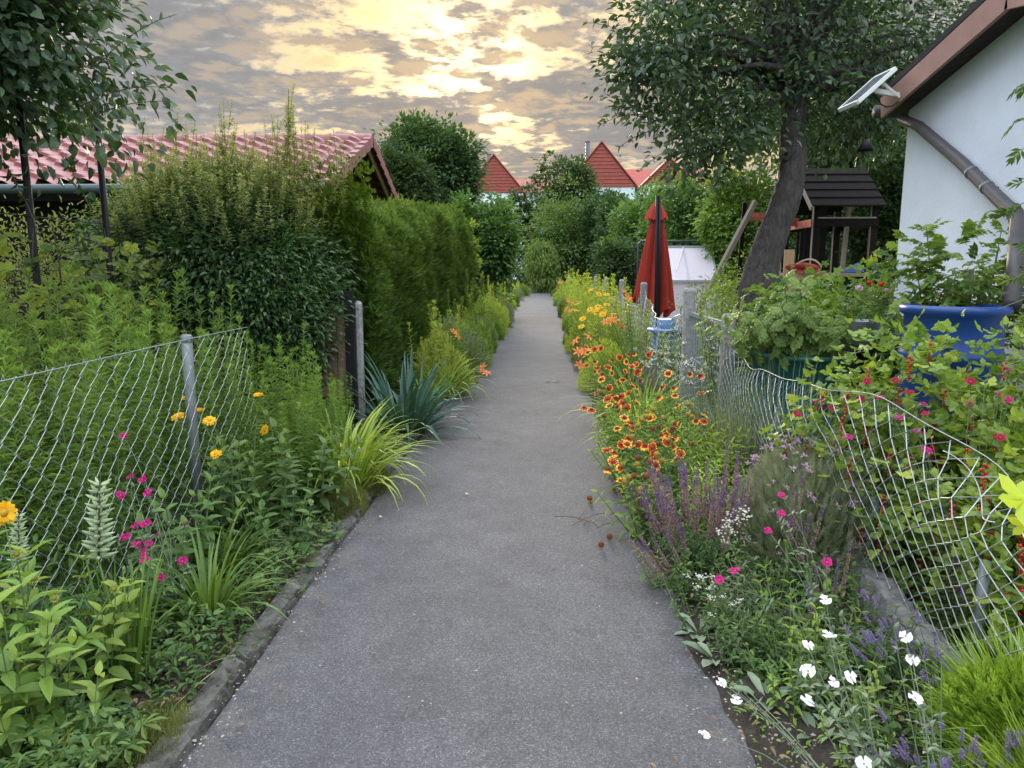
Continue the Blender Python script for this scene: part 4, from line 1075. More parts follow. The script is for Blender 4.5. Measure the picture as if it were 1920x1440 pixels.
mb.beam((X0, Yp - .06, zrail + .07), (X1, Yp - .06, zrail + .07), .05, .02, 'plank_grey')
for x in (X0 - .055, X1 + .055): mb.beam((x, Yp, zrail), (x, Yb, zrail), .03, .11, 'red_plank' if x < X0 else 'dark_wood')
mb.build('rails', ph)
for k, (x, wd) in enumerate(((X0 + .32, .16), (X0 + .60, .10), (X0 + .2, .04))): mb = MB(); mb.beam((x, Yb - .03, zf), (x, Yb - .03, zrail + (.5 if k == 1 else 0)), wd, .02, 'dark_wood', up=(0, 1, 0)); mb.build('board', ph)
mb = MB(); mb.beam((X0 + .62, Yp + .5, zf), (X0 + .66, Yp + .5, ze), .07, .05, 'plank_grey'); mb.build('board', ph)
ym = (Yp + Yb) / 2
for s_ in (-1, 1):
    mb = MB(); yy = ym + s_ * (.85); nb = 5
    for k in range(nb):
        t0, t1 = k / nb, (k + 1.1) / nb
        q0 = (X0 - .12, yy + (ym - yy) * t0, ze - .05 + (zr - ze + .05) * t0 + .035); q1 = (X0 - .12, yy + (ym - yy) * min(1, t1), ze - .05 + (zr - ze + .05) * min(1, t1) + .01)
        V = [(x, y, z) for x in (X0 - .12, X1 + .10) for (y, z) in ((q0[1], q0[2]), (q1[1], q1[2]), (q0[1], q0[2] - .02), (q1[1], q1[2] - .02))]
        mb.raw(V, np.array([(0, 1, 5, 4), (2, 6, 7, 3), (0, 4, 6, 2), (1, 3, 7, 5), (0, 2, 3, 1), (4, 5, 7, 6)]), 'dark_wood', U(1)[0])
    mb.build('roof', ph)
    mb = MB(); mb.beam((X0 - .14, yy, ze - .07), (X0 - .14, ym, zr - .02), .025, .06, 'plank_grey'); mb.build('barge_board', ph)
q0 = at(1405, 405, Yp + .5); q1 = Vector((X0 - .05, Yp + .65, zrail + .05))
mb = MB(); mb.beam(q0, q1, .08, .12, 'red_plank'); sw = mb.build('swing_beam', ph)
mb = MB(); mb.beam(q0 + Vector((.08, 0, .22)), at(1300, 600, Yp - .1), .06, .07, 'plank_grey'); mb.beam(q0 + Vector((-.05, .1, .22)), Vector((q0.x + .15, Yp + 1.7, 0)), .06, .07, 'dark_wood'); mb.build('swing_leg', ph)
for dx_ in (.45, .85):
    mb = MB(); mb.tube([q0 + Vector((dx_, 0, -.03)), q0 + Vector((dx_ + .01, 0, -1.5))], .008, 'black_paint', 4); mb.build('rope', ph)
# clutter beside the tower
c = at(1483, 470, 10.6); mb = MB(); zb = 0
mb.beam((c.x - .02, c.y, 0), (c.x - .02, c.y, at(1480, 468, 10.6).z), .14, .03, 'plank_light', up=(0, 1, 0)); tag(mb.build('leaning_board'), 'pale upright board between the apple trunk and the play tower', 'board')
bx = thing('garden_bench', 'grey wooden work bench carrying clutter beside the play tower', 'bench', (at(1510, 545, 10.3).x, 10.3, 0))
zt_ = at(1510, 548, 10.3).z
mb = MB(); mb.box((-.42, -.25, zt_ - .04), (.42, .25, zt_), 'plank_grey'); mb.build('seat', bx)
for x in (-.36, .36):
    for y in (-.2, .2): mb = MB(); mb.beam((x, y, 0), (x, y, zt_ - .04), .06, .06, 'dark_wood'); mb.build('leg', bx)
mb = MB(); mb.box((-.19, -.13, 0), (.19, .13, .22), 'carton'); mb.raw([(-.19, -.13, .222), (.19, -.13, .222), (.23, -.24, .30), (-.15, -.24, .28)], np.array([(0, 1, 2, 3)]), 'carton')
o = mb.build('cardboard_box', None, (bx.location.x - .06, 10.28, zt_)); o.rotation_euler = (0, 0, .3); tag(o, 'open cardboard box on the grey bench', 'box')
mb = MB(); b_ = Blob((0, 0, 0), (.20, .13, .08), .3); nu, nv = 14, 18; th = np.linspace(0.01, math.pi - .01, nu); ph_ = np.linspace(0, 2 * math.pi, nv)
T_, P_ = np.meshgrid(th, ph_, indexing='ij'); D = np.stack([np.sin(T_) * np.cos(P_), np.sin(T_) * np.sin(P_), np.cos(T_)], 2).reshape(-1, 3)
mb.grid(D * b_.r * b_.rad(D)[:, None], nu, nv, 'cloth_red'); mb.tube(curve((-.2, 0, .0), (.2, -.05, .02), (0, -.1, .12), 8), .012, 'straw', 6)
o = mb.build('cloth_bundle', None, (bx.location.x - .02, 10.30, zt_ + .32)); tag(o, 'red and beige cloth bundle on top of the cardboard box', 'bundle')
mb = MB(); mb.lathe([(0, 0), (.07, 0), (.085, .11), (.09, .115), (.082, .115), (.068, .01), (0, .01)], 'white_plastic', 16); mb.tube(curve((-.085, 0, .11), (.085, 0, .11), (0, 0, .07), 8), .004, 'straw', 4)
c = at(1524, 545, 9.7); o = mb.build('bucket', None, (bx.location.x + .24, 10.16, zt_)); tag(o, 'small pale plastic bucket on the bench end', 'bucket')
c = at(1595, 508, Yp + .3)
mb = MB(); mb.raw([(-.16, -.12, .01), (.16, -.12, .01), (.16, .12, .16), (-.16, .12, .02), (0, 0, .10)], np.array([(0, 1, 4), (1, 2, 4), (2, 3, 4), (3, 0, 4)]), 'cloth_blue'); o = mb.build('tarpaulin', None, (c.x, c.y, zf + .002)); tag(o, 'blue folded tarpaulin on the play tower platform', 'tarpaulin')
# metal lamp-like hood hanging in the tree beside the hut
c = at(1622, 275, 8.2)
hg = thing('hanging_lamp', 'grey metal lamp hood hanging among the leaves beside the hut', 'lamp', c)
mb = MB(); mb.lathe([(.025, .07), (.04, .055), (.085, -.04), (.08, -.04), (.035, .05)], 'black_paint', 14); mb.build('hood', hg)
mb = MB(); mb.tube([(0, 0, .07), (.03, .02, .24)], .004, 'black_paint', 5); mb.build('arm', hg)

# blue rain barrel on a block stand
c = at(1790, 575, 4.35); zr_ = 1.395; rb = .262
bl = thing('rain_barrel', 'bright blue plastic rain barrel under the downpipe', 'barrel', (c.x, 4.35, zr_ - .92))
mb = MB(); mb.lathe([(0, 0), (rb - .03, 0), (rb - .01, .02), (rb - .005, .28), (rb + .008, .30), (rb + .008, .32), (rb - .003, .34), (rb, .60), (rb + .012, .62), (rb + .012, .645), (rb, .66), (rb - .004, .86), (rb + .022, .875), (rb + .026, .895), (rb + .022, .92), (rb + .0, .922), (rb - .012, .90), (rb - .02, .60), (rb - .02, .55)], 'barrel_blue', 48); mb.build('drum', bl)
mb = MB(); mb.lathe([(0, .80), (rb - .021, .80)], 'water', 32); mb.build('water_surface', bl)
st = thing('block_stand', 'concrete block stand under the blue rain barrel', 'stand', (c.x, 4.35, 0))
mb = MB(); mb.box((-.24, -.24, -.03), (.24, .24, .215), 'concrete'); mb.box((-.25, -.23, .218), (.23, .25, zr_ - .922), 'concrete'); mb.build('blocks', st)
# teal tub
tq = thing('planting_tub', 'large teal plastic tub full of leafy green plants behind the fence', 'tub', (2.08, 5.75, 0))
mb = MB(); mb.lathe([(0, 0), (.36, 0), (.40, .5), (.415, .93), (.44, .935), (.44, .965), (.41, .97), (.39, .93), (.385, .85)], 'teal', 40); mb.build('shell', tq)
mb = MB(); mb.lathe([(0, .88), (.385, .87)], 'soil', 24); mb.build('soil', tq)
# small grey pot with pink flowers
c = at(1622, 603, 5.0); mb = MB(); mb.lathe([(0, 0), (.07, 0), (.10, .16), (.108, .165), (.10, .17), (.085, .14), (0, .14)], 'galv', 20)
pt = thing('flower_pot', 'grey pot with pink and red geraniums between tub and barrel', 'pot', (c.x, 5.0, c.z - .16)); mb.build('pot', pt)
mb = MB(); crown(mb, [Blob((0, 0, .26), (.13, .13, .10))], 14, 8, .03, .05, .045, LOBED, 'lf_broad'); mb.build('foliage', pt)
mb = MB(); ring(mb, 8, .02, .015, .6, 'pt_pink', PETAL, r0=.3); ball(mb, .014, 'pt_pink', (0, 0, .01)); FL['gerp'] = mb.mesh('flower')
mb = MB(); ring(mb, 8, .022, .016, .6, 'pt_red', PETAL, r0=.3); ball(mb, .015, 'pt_red', (0, 0, .01)); FL['gerr'] = mb.mesh('flower')
for k, (dx_, dz_) in enumerate(((-.08, .38), (.06, .40), (.10, .36), (-.02, .41))): put_flower('gerp' if k % 2 == 0 else 'gerr', pt, (dx_, -.05, dz_), s=1.1)
ps = thing('plant_stand', 'dark wooden post stand under the geranium pot', 'stand', (c.x, 5.0, 0)); mb = MB(); mb.beam((0, 0, -.03), (0, 0, c.z - .20), .09, .09, 'dark_wood'); mb.build('post', ps); mb = MB(); mb.box((-.12, -.12, c.z - .20), (.12, .12, c.z - .165), 'dark_wood'); mb.build('shelf', ps)

# ================================================================ FAR HOUSES
def house(lab, apex, Y, halfw_px, wall_top, wall_bot, chim=None, depth=14):
    a = at(apex[0], apex[1], Y); e = at(apex[0], wall_top, Y); hw = halfw_px * Y / F; zb = -.03
    o = thing('house', lab, 'house', (a.x, Y, 0))
    mb = MB(); z1, z0 = a.z, e.z
    mb.box((-hw * .96, 0.02, zb), (hw * .96, depth, z0), 'wall_far'); mb.build('wall', o)
    mb = MB()
    mb.raw([(-hw, -.02, z0 - .1), (hw, -.02, z0 - .1), (0, -.02, z1)], np.array([(0, 1, 2)]), 'tile_far')
    nrow = 12
    for k in range(nrow):      # clad gable in courses
        t = k / nrow; wdt = hw * (1 - t) * .99; zz_ = z0 - .1 + (z1 - z0 + .1) * t
        if wdt > .15: mb.beam((-wdt, -.06, zz_ + .12), (wdt, -.06, zz_ + .12), .12, .05, 'roof_far')
    mb.build('gable', o); mb = MB(); mb.raw([(-hw, depth, z0), (hw, depth, z0), (0, depth, z1)], np.array([(2, 1, 0)]), 'tile_far'); mb.build('gable', o)
    mb = MB()
    for s_ in (-1, 1):
        V = [(0, -.3, z1 + .12), (0, depth + .3, z1 + .12), (s_ * (hw + .3), depth + .3, z0 - .25), (s_ * (hw + .3), -.3, z0 - .25)]
        V += [(x, y, z + .2) for x, y, z in V]
        mb.raw(V, np.array([(0, 1, 2, 3), (7, 6, 5, 4), (0, 4, 5, 1), (2, 6, 7, 3), (3, 7, 4, 0), (1, 5, 6, 2)]), 'tile_far')
    rf = mb.build('roof', o)
    if chim:
        mb = MB(); x = chim * hw; zt = z1 + .7; mb.box((x - .3, 3.4, z0 + (z1 - z0) * .4), (x + .3, 4.0, zt), 'galv_dark'); mb.box((x - .36, 3.34, zt), (x + .36, 4.06, zt + .12), 'concrete_dark'); mb.build('chimney', rf)
    for k, x in enumerate((-.5, .2, .62)):
        mb = MB(); wz = z0 - 1.6; mb.box((x * hw - .38, -.03, wz - .7), (x * hw + .38, -.012, wz + .7), 'glass_dark'); f_ = mb.build('window', o)
        mb = MB(); 
        for (xx0, xx1, za, zb_) in ((-.46, -.38, -.78, .78), (.38, .46, -.78, .78), (-.38, .38, .7, .78), (-.38, .38, -.78, -.7)): mb.box((x * hw + xx0, -.06, wz + za), (x * hw + xx1, .0, wz + zb_), 'white_plastic')
        mb.build('frame', f_)
    return o, hw, z0, z1
A_, hwA, zA0, zA1 = house('far white house with a steep red gable and chimney, above the laurel bush', (926, 292), 118, 55, 361, 400, -.22)
mb = MB(); mb.box((-hwA + .1, -1.4, zA0 - 1.5), (-hwA * .1, -1.3, zA0 - 1.4), 'white_plastic')
for k in range(9): mb.box((-hwA + .2 + k * .5, -1.38, zA0 - 1.4), (-hwA + .26 + k * .5, -1.32, zA0 - .2), 'white_plastic')
mb.box((-hwA + .1, -1.4, zA0 - .25), (-hwA * .1, -1.3, zA0 - .15), 'white_plastic'); mb.box((-hwA + .1, -1.4, zA0 - 1.7), (-hwA * .1, -.02, zA0 - 1.5), 'white_plastic'); mb.build('balcony', A_)
house('far white house with the largest steep red gable, between the round tree and the parasol', (1128, 268), 110, 64, 350, 390, -.35)
house('far house with an orange-red gable half hidden behind the apple leaves', (1256, 298), 125, 46, 345, 380)
house('far house with only an orange roof slope showing left of the big far tree', (742, 246), 130, 60, 330, 380, -.2)
for lab, x0, x1, yt, yb, Y in (('low dark red roofed row behind the left far gable', 860, 1075, 331, 362, 150), ('low pale roofed row behind the right far gable', 1150, 1330, 312, 352, 150)):
    a, b_ = at(x0, yt, Y), at(x1, yt, Y); zb_ = at(x0, yb, Y).z
    o = thing('row_house', lab, 'house', ((a.x + b_.x) / 2, Y, 0)); hw = (b_.x - a.x) / 2
    mb = MB(); mb.box((-hw, 0, -.03), (hw, 9, zb_), 'wall_far'); mb.build('wall', o)
    mb = MB(); V = [(x, y, z) for x in (-hw - .3, hw + .3) for (y, z) in ((-.4, zb_ + .01), (4.5, a.z), (9.4, zb_ + .01))]
    mb.raw(V, [np.array([(0, 3, 4, 1), (1, 4, 5, 2), (0, 2, 5, 3)]), np.array([(0, 1, 2), (3, 5, 4)])], 'roof_far' if x0 < 1000 else 'tile_far'); mb.build('roof', o)
# ================================================================ TREES
def tree(nm, lab, cat, base, blobs, lm, n_clump, per, cr, L, W, tplt=QUAD, trunk=.12, nl=9, group=None, trunk_top=.35, bark='bark', inner=.5, droop=.2, trunk_pts=None, lv=None, flat_=.7, out=.8):
    o = thing(nm, lab, cat, base, group=group)
    base = np.array(tuple(base), float)
    bl = [Blob(np.array(tuple(c)) - base, r, k) for c, r, k in blobs]
    mb = MB(); C = crown(mb, bl, n_clump, per, cr, L, W, tplt, lm, inner, droop, flat_, out, lv=lv); mb.build('crown', o)
    mb = MB()
    zc_ = np.mean([b.c[2] for b in bl]); cx, cy = np.mean([b.c[0] for b in bl]), np.mean([b.c[1] for b in bl])
    top = np.array((cx * .6, cy * .6, max(.2, zc_ * (1 - trunk_top))))
    pts = curve((0, 0, -.05), top, (U(1, -.05, .05)[0] * zc_, 0, 0), 7) if trunk_pts is None else np.array([tuple(p) for p in trunk_pts]) - base
    if trunk_pts is not None:
        T0 = np.linspace(0, 1, len(pts)); T1 = np.linspace(0, 1, 60); P_ = np.stack([np.interp(T1, T0, pts[:, c_]) for c_ in range(3)], 1); ker = np.ones(9) / 9
        P_[4:-4] = np.stack([np.convolve(P_[:, c_], ker, 'valid') for c_ in range(3)], 1); mb.tube(P_, np.interp(T1, T0, trunk) * (1 + .03 * np.sin(T1 * 37)), bark, 28)
        V_ = mb.V[-1]; V_[:60 * 28] += (rng.normal(size=(60 * 28, 3)) * .006)
    else: mb.tube(pts, np.linspace(trunk, trunk * .7, len(pts)), bark, 10)
    sel = C[rng.choice(len(C), min(nl, len(C)), replace=False)]
    sel = np.array([pts[-1] + (q - pts[-1]) * .85 for q in sel])
    limbs(mb, pts[-1] * .98 + pts[-2] * .02, sel, (trunk if np.isscalar(trunk) else trunk[-1]) * .5, trunk * .06 if np.isscalar(trunk) else .01, bark)
    mb.build('trunk', o)
    return o, C

# --- far and middle distance: (label, px, top, bottom, half width px, Y, material, leaf, clumps, name)
def far_tree(lab, px, top, half, Y, lm, L, nc, per=34, nm='tree', bot=None, k=.2, lobes=3, zlow=.25, **kw):
    c = at(px, top, Y); r_ = half * Y / F; h_ = c.z
    zl = h_ * zlow if bot is None else at(px, bot, Y).z
    H = h_ - zl
    bl = [((c.x, Y, zl + H * .45), (r_ * .92, r_ * .9, H * .52), k)]
    for j in range(lobes):
        a = j * 2.1 + px; bl.append(((c.x + r_ * .45 * math.cos(a), Y + r_ * .45 * math.sin(a), zl + H * (.55 + .12 * j / max(1, lobes))), (r_ * .55, r_ * .55, H * .36), k))
    return tree(nm, lab, 'tree', (c.x, Y, 0), bl, lm, nc, per, min(r_, H) * .11, L, L * .62, trunk=max(.05, r_ * .07), **kw)
DM, MM, LMt = 'lf_far_dark', 'lf_far_mid', 'lf_far_light'
far_tree('tall broad far tree with an uneven top, right of the tiled roof', 802, 228, 92, 62, DM, .40, 820, lobes=5)
far_tree('dark rounded far tree directly beside the gable of the tiled roof', 756, 282, 62, 52, DM, .34, 520)
far_tree('dark far tree at the right foot of the tallest far tree', 842, 345, 40, 58, DM, .28, 160)
far_tree('round dark green tree between the two far red gables', 1062, 288, 58, 64, DM, .32, 330, lobes=4)
far_tree('thin airy treetop peeking over the round tree between the gables', 1052, 283, 24, 80, DM, .22, 60, per=12)
far_tree('small dark tree in front of the left far white wall', 985, 345, 34, 60, DM, .28, 140)
far_tree('small dark tree under the right far gable', 1142, 352, 44, 50, DM, .25, 220)
far_tree('bluish dark conifer-like shrub right of the light green fruit trees', 1150, 372, 34, 40, DM, .18, 200)
far_tree('bare topped far birch right of the big far gable', 1168, 300, 14, 100, DM, .25, 30, per=8)
far_tree('bushy light green fruit tree above the end of the path', 1085, 376, 95, 54, MM, .26, 620, lobes=7, bot=560, k=.38)
far_tree('light green fruit tree left of the arching bush', 1030, 402, 42, 56, LMt, .25, 230, bot=560, k=.35, lobes=5)
far_tree('green garden tree behind the parasol', 1215, 352, 74, 29, MM, .15, 460, bot=560)
far_tree('green garden tree right of the parasol', 1300, 322, 82, 23, MM, .13, 520, bot=560)
far_tree('bright leafy tree left of the apple trunk', 1388, 300, 70, 19, LMt, .12, 460, bot=560)
far_tree('dark undergrowth tree between parasol and path', 1165, 442, 46, 26, DM, .13, 240, bot=560)
far_tree('green tree behind the play tower', 1560, 285, 110, 16.5, DM, .11, 620, bot=600)
far_tree('tree with bright gaps right of the apple crown', 1640, 130, 120, 15, DM, .11, 420, bot=380)
far_tree('dark leafy tree beside the hut corner', 1672, 270, 75, 12.5, DM, .095, 620, bot=640)
far_tree('tall tree high behind the apple crown', 1500, -60, 190, 19, MM, .13, 330, bot=330)
o = far_tree('dark glossy laurel bush overhanging the left side of the path', 908, 368, 66, 23, 'lf_broad', .16, 620, nm='laurel_bush', bot=590, lobes=4, per=34)
far_tree('yellowish green bush between conifer hedge and laurel', 862, 430, 34, 19, 'lf_vine', .11, 200, nm='bush', bot=600)
far_tree('dark tree far left behind the tiled roof', 150, 190, 70, 26, DM, .16, 300)
# line of distant trees closing the view
mb = MB(); bls = [Blob((x, 72 + 10 * math.sin(x), 1.8), (5.5, 4, 3.2 + .9 * math.sin(x * 1.7)), .25) for x in np.arange(-90, 95, 6.5)]
crown(mb, bls, 1500, 26, .55, .42, .28, QUAD, DM); stuff(mb.build('distant_trees'), 'distant belt of green trees closing the gardens', 'trees')
# hedges along the sides of the plots beyond, so that gardens go on to both sides
for lab, x, y0, y1, hh, lm in (('trimmed green hedge far left beyond the tiled roof', -14, 3, 40, 2.0, MM), ('trimmed green hedge far right beyond the hut', 12, 8, 45, 2.4, DM)):
    mb = MB(); bls = [Blob((x, y, hh * .5), (1.0, 1.6, hh * .55), .15) for y in np.arange(y0, y1, 2.4)]; crown(mb, bls, 420, 26, .25, .14, .08, QUAD, lm); tag(mb.build('hedge'), lab, 'hedge')

mb = MB(); bls = [Blob((x, 58, 1.5), (1.9, 1.0, 1.7 + .3 * math.sin(x)), .2) for x in np.arange(-13, 16, 2.0)]; crown(mb, bls, 520, 30, .28, .24, .15, QUAD, DM); tag(mb.build('hedge'), 'dark hedge crossing behind the far end of the path', 'hedge')
# weeping willow bush at the end of the path
c = at(1018, 450, 50); wb = thing('weeping_bush', 'light green weeping bush arching over the far end of the path', 'bush', (c.x, 50, 0))
mb = MB(); crown(mb, [Blob((0, 0, 1.95), (.98, .95, 1.35), .14), Blob((0, -.1, 2.5), (.8, .8, .85), .14), Blob((.2, -.1, .8), (.75, .7, .8), .14)], 420, 22, .16, .30, .075, LANCE, 'lf_far_light', .5, 1.7, 1.3, .6)
mb.build('crown', wb)
mb = MB(); mb.tube([(-.25, 0, 0), (-.22, 0, 1.4), (0, 0, 2.7)], [.10, .08, .05], 'bark_light', 7)
limbs(mb, (0, 0, 2.6), [(math.cos(t) * .9, math.sin(t) * .9, 2.9) for t in np.arange(6)], .05, .01, 'bark_light'); mb.build('trunk', wb)

# --- top-left overhanging fruit tree
base = (-4.9, 4.6, 0)
tr, C = tree('fruit_tree', 'leafy fruit tree overhanging the top left corner', 'tree', base,
     [((-4.02, 4.7, 3.30), (1.2, 1.0, 1.0), .25), ((-3.72, 4.55, 2.85), (.80, .7, .48), .28), ((-3.62, 4.9, 4.0), (.80, .8, .8), .25), ((-4.9, 4.6, 2.95), (1.1, 1.1, .8), .2), ((-3.35, 4.7, 3.2), (.42, .5, .52), .3)],
     'lf_apple', 1650, 14, .10, .084, .054, OVATE, trunk=.13, nl=26, inner=.35, droop=.15)
for (px, py, dx_, dz_, ln, n) in ((205, 60, .9, .75, .55, 13), (235, 125, 1, .5, .42, 10), (205, 200, 1, .15, .42, 9), (190, 240, 1, .2, .5, 10), (150, 20, .6, 1, .5, 10), (200, 130, 1, .1, .3, 8), (215, 95, 1, .9, .38, 8), (60, 300, .4, -.8, .35, 9), (170, 290, .5, -1, .3, 9)):
    mb = MB(); sprig(mb, at(px - 55, py, 4.6) - Vector(base), (dx_, -.1, dz_), ln + .2, n + 5, .085, .042, OVATE, 'lf_apple', .004, 'stem_brown'); mb.build('twig', tr)

# --- big apple tree on the right
pts = [Vector((2.62, 8.9, -.05)), at(1420, 560, 8.95), at(1428, 500, 9.0), at(1452, 430, 9.0), at(1480, 360, 9.0), at(1489, 300, 9.05), at(1484, 245, 9.1), at(1492, 170, 9.15)]
pts[0] = Vector((at(1410, 600, 9).x - .02, 8.95, -.05))
bl = [((1400, 60, 9.2), (1.35, 1.3, .9)), ((1560, 90, 9.6), (1.3, 1.2, .95)), ((1280, 150, 8.7), (.78, .8, .55)), ((1310, 262, 8.5), (.48, .5, .36)), ((1255, 40, 8.6), (.62, .7, .55)), ((1500, -150, 9.3), (2.0, 1.8, 1.2)), ((1640, 180, 10), (.9, .9, .8)), ((1420, 200, 9.0), (.75, .8, .42)), ((1190, 130, 8.4), (.30, .3, .2)), ((1215, 215, 8.4), (.30, .3, .16)), ((1560, 250, 9.8), (.8, .7, .35)), ((1335, 300, 8.4), (.42, .45, .34)), ((1230, 110, 8.3), (.45, .45, .3)), ((1370, 240, 8.6), (.45, .45, .3)), ((1690, 60, 10.3), (1.0, .9, .9))]
tr, C = tree('apple_tree', 'big old apple tree with a leaning grey trunk, right of the path', 'tree', pts[0],
     [(at(*c), r_, .22) for c, r_ in bl], 'lf_apple', 1500, 13, .13, .090, .058, OVATE, trunk=np.array([.28, .24, .20, .172, .160, .152, .146, .14]), trunk_pts=pts, nl=46, inner=.3, droop=.2)
for (px, py, dx_, dz_, ln, n) in ((1185, 70, -1, .25, .5, 12), (1200, 110, -1, -.1, .5, 12), (1215, 135, -1, -.3, .5, 12), (1205, 215, -1, -.25, .45, 11), (1230, 205, -1, .1, .4, 11), (1190, 100, -1, .1, .45, 10), (1260, 280, -.9, -.6, .4, 10), (1225, 245, -1, -.5, .4, 11), (1330, 300, -.2, -1, .35, 10), (1300, 310, -.5, -1, .3, 10), (1195, 30, -1, .5, .4, 10), (1240, 230, -1, .1, .5, 11), (1215, 150, -.8, -.7, .4, 10)):
    mb = MB(); sprig(mb, at(px, py, 8.5) - pts[0], (dx_, -.15, dz_), ln * 1.1, n, .095, .052, OVATE, 'lf_apple', .005, 'stem_brown'); mb.build('twig', tr)
P, _, _ = Blob((0, 0, 0), 1).pts(60)
sel = C[rng.choice(len(C), 46, replace=False)]
for k, q in enumerate(sel):
    mb = MB(); ball(mb, .028, 'apple_fruit', tuple(q + (0, 0, -.05)), .95, rng.random(), 9, 6); mb.build('apple', tr) if k < 46 else None
mb = MB(); kc = at(1474, 290, 8.935) - pts[0]
mb.lathe([(.085, 0), (.10, .03), (.075, .07), (.045, .06), (.03, .02)], 'bark', 12); o = mb.build('knot', tr, kc); o.rotation_euler = (R(90), 0, R(-35)); o.scale = (.62, .8, .5)

# --- clipped conifer hedge (thuja)
hd = thing('conifer_hedge', 'tall clipped conifer hedge along the left of the path', 'hedge', (-2.3, 12, 0))
mb = MB(); n = 62000; y0, y1 = -4.55, 5.6
u = U(n); face = rng.random(n)
Y = y0 + (y1 - y0) * u; hgt = 2.18 + .60 * u + .10 * np.sin(Y * 2.3) + .07 * np.sin(Y * 5.1 + 1); xin = .56 + .06 * np.sin(Y * 1.7) + .05 * np.sin(Y * 4.1)
side = face < .62; topf = (face >= .62) & (face < .86); endf = face >= .86
z = np.where(side | endf, .05 + (hgt - .05) * U(n), hgt)
rnd = .16 * np.clip((z - hgt + .35) / .35, 0, 1) ** 2
bump = .05 * np.sin(Y * 3.3 + z * 2.9) + .035 * np.sin(Y * 9 - z * 7) + .03 * np.sin(z * 13 + Y * 4)
x = np.where(side, xin - rnd + bump, U(n, -.56, .56)); z = np.where(topf, hgt + bump - .14 * np.abs(x / .56) ** 3, z); Y = np.where(endf, y0 + bump - .03 + rnd, Y)
P = np.stack([x, Y, z], 1) - np.stack([side * 1.0, endf * -1.0, topf * 1.0], 1) * (U(n) ** 2 * .10)[:, None]
D = np.stack([side * 1.0, endf * -1.0, topf * 1.2 + .75], 1) + randdir(n) * .5
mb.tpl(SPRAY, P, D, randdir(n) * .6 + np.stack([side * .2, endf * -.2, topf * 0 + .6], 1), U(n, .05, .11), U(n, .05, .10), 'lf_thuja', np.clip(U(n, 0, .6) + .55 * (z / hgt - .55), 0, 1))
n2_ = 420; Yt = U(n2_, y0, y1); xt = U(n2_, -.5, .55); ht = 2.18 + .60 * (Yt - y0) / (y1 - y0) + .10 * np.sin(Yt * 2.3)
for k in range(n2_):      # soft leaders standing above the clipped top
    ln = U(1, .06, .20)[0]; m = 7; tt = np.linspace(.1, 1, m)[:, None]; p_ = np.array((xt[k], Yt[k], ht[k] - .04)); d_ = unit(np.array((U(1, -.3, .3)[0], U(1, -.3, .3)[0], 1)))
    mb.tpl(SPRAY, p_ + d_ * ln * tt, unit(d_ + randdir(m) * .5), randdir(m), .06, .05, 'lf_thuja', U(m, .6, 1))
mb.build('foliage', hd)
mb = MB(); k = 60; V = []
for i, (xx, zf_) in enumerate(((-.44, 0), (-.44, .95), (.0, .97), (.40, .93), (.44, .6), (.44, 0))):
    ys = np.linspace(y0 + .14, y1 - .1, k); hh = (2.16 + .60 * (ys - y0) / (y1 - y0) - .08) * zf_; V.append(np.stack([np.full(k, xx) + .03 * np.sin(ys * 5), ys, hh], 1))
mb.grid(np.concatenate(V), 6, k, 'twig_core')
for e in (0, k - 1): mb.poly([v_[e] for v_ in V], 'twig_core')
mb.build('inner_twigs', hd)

# --- big round clipped privet bush with long shoots
c0 = np.array(((at(420, 505, 7.2)).x, 7.2, 1.50))
pb = thing('round_bush', 'big round clipped dark green bush with long pale shoots on top', 'bush', (c0[0], c0[1], 0))
mb = MB(); cl_ = c0 - np.array((c0[0], c0[1], 0))
B1 = Blob(cl_, (1.20, 1.05, 1.0), .13); B2 = Blob(cl_ + (.35, -.2, -.55), (.85, .8, .75), .1); B3 = Blob(cl_ + (-.35, -.1, -.5), (.9, .85, .7), .1)
crown(mb, [B1, B2, B3], 3900, 16, .085, .068, .028, LANCE3, 'lf_privet', .80, .1, .9, 1.0)
ft = mb.build('foliage', pb)
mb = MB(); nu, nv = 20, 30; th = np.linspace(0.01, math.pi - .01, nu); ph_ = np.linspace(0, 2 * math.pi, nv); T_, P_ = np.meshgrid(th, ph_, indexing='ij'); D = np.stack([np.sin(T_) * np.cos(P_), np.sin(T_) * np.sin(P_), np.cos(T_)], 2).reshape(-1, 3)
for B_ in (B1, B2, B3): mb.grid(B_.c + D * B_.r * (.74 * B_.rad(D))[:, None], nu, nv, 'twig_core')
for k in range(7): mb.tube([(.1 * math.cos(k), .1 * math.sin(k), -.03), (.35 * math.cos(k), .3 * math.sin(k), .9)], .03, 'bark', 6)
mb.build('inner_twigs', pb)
mb = MB()
for k in range(760):
    d = randdir(1)[0]; d[2] = abs(d[2]) * 1.3 + .35; d = unit(d); p_ = cl_ + d * (1.12, 1.0, .96) * .98
    ln = U(1, .10, .40)[0]
    sprig(mb, p_, unit(np.array((d[0] * .3 + U(1, -.2, .2)[0], d[1] * .3 + U(1, -.2, .2)[0], 1.0))), ln, int(ln * 85) + 6, .048, .018, LANCE, 'lf_privet_shoot', .0025, 'stem_green', 0)
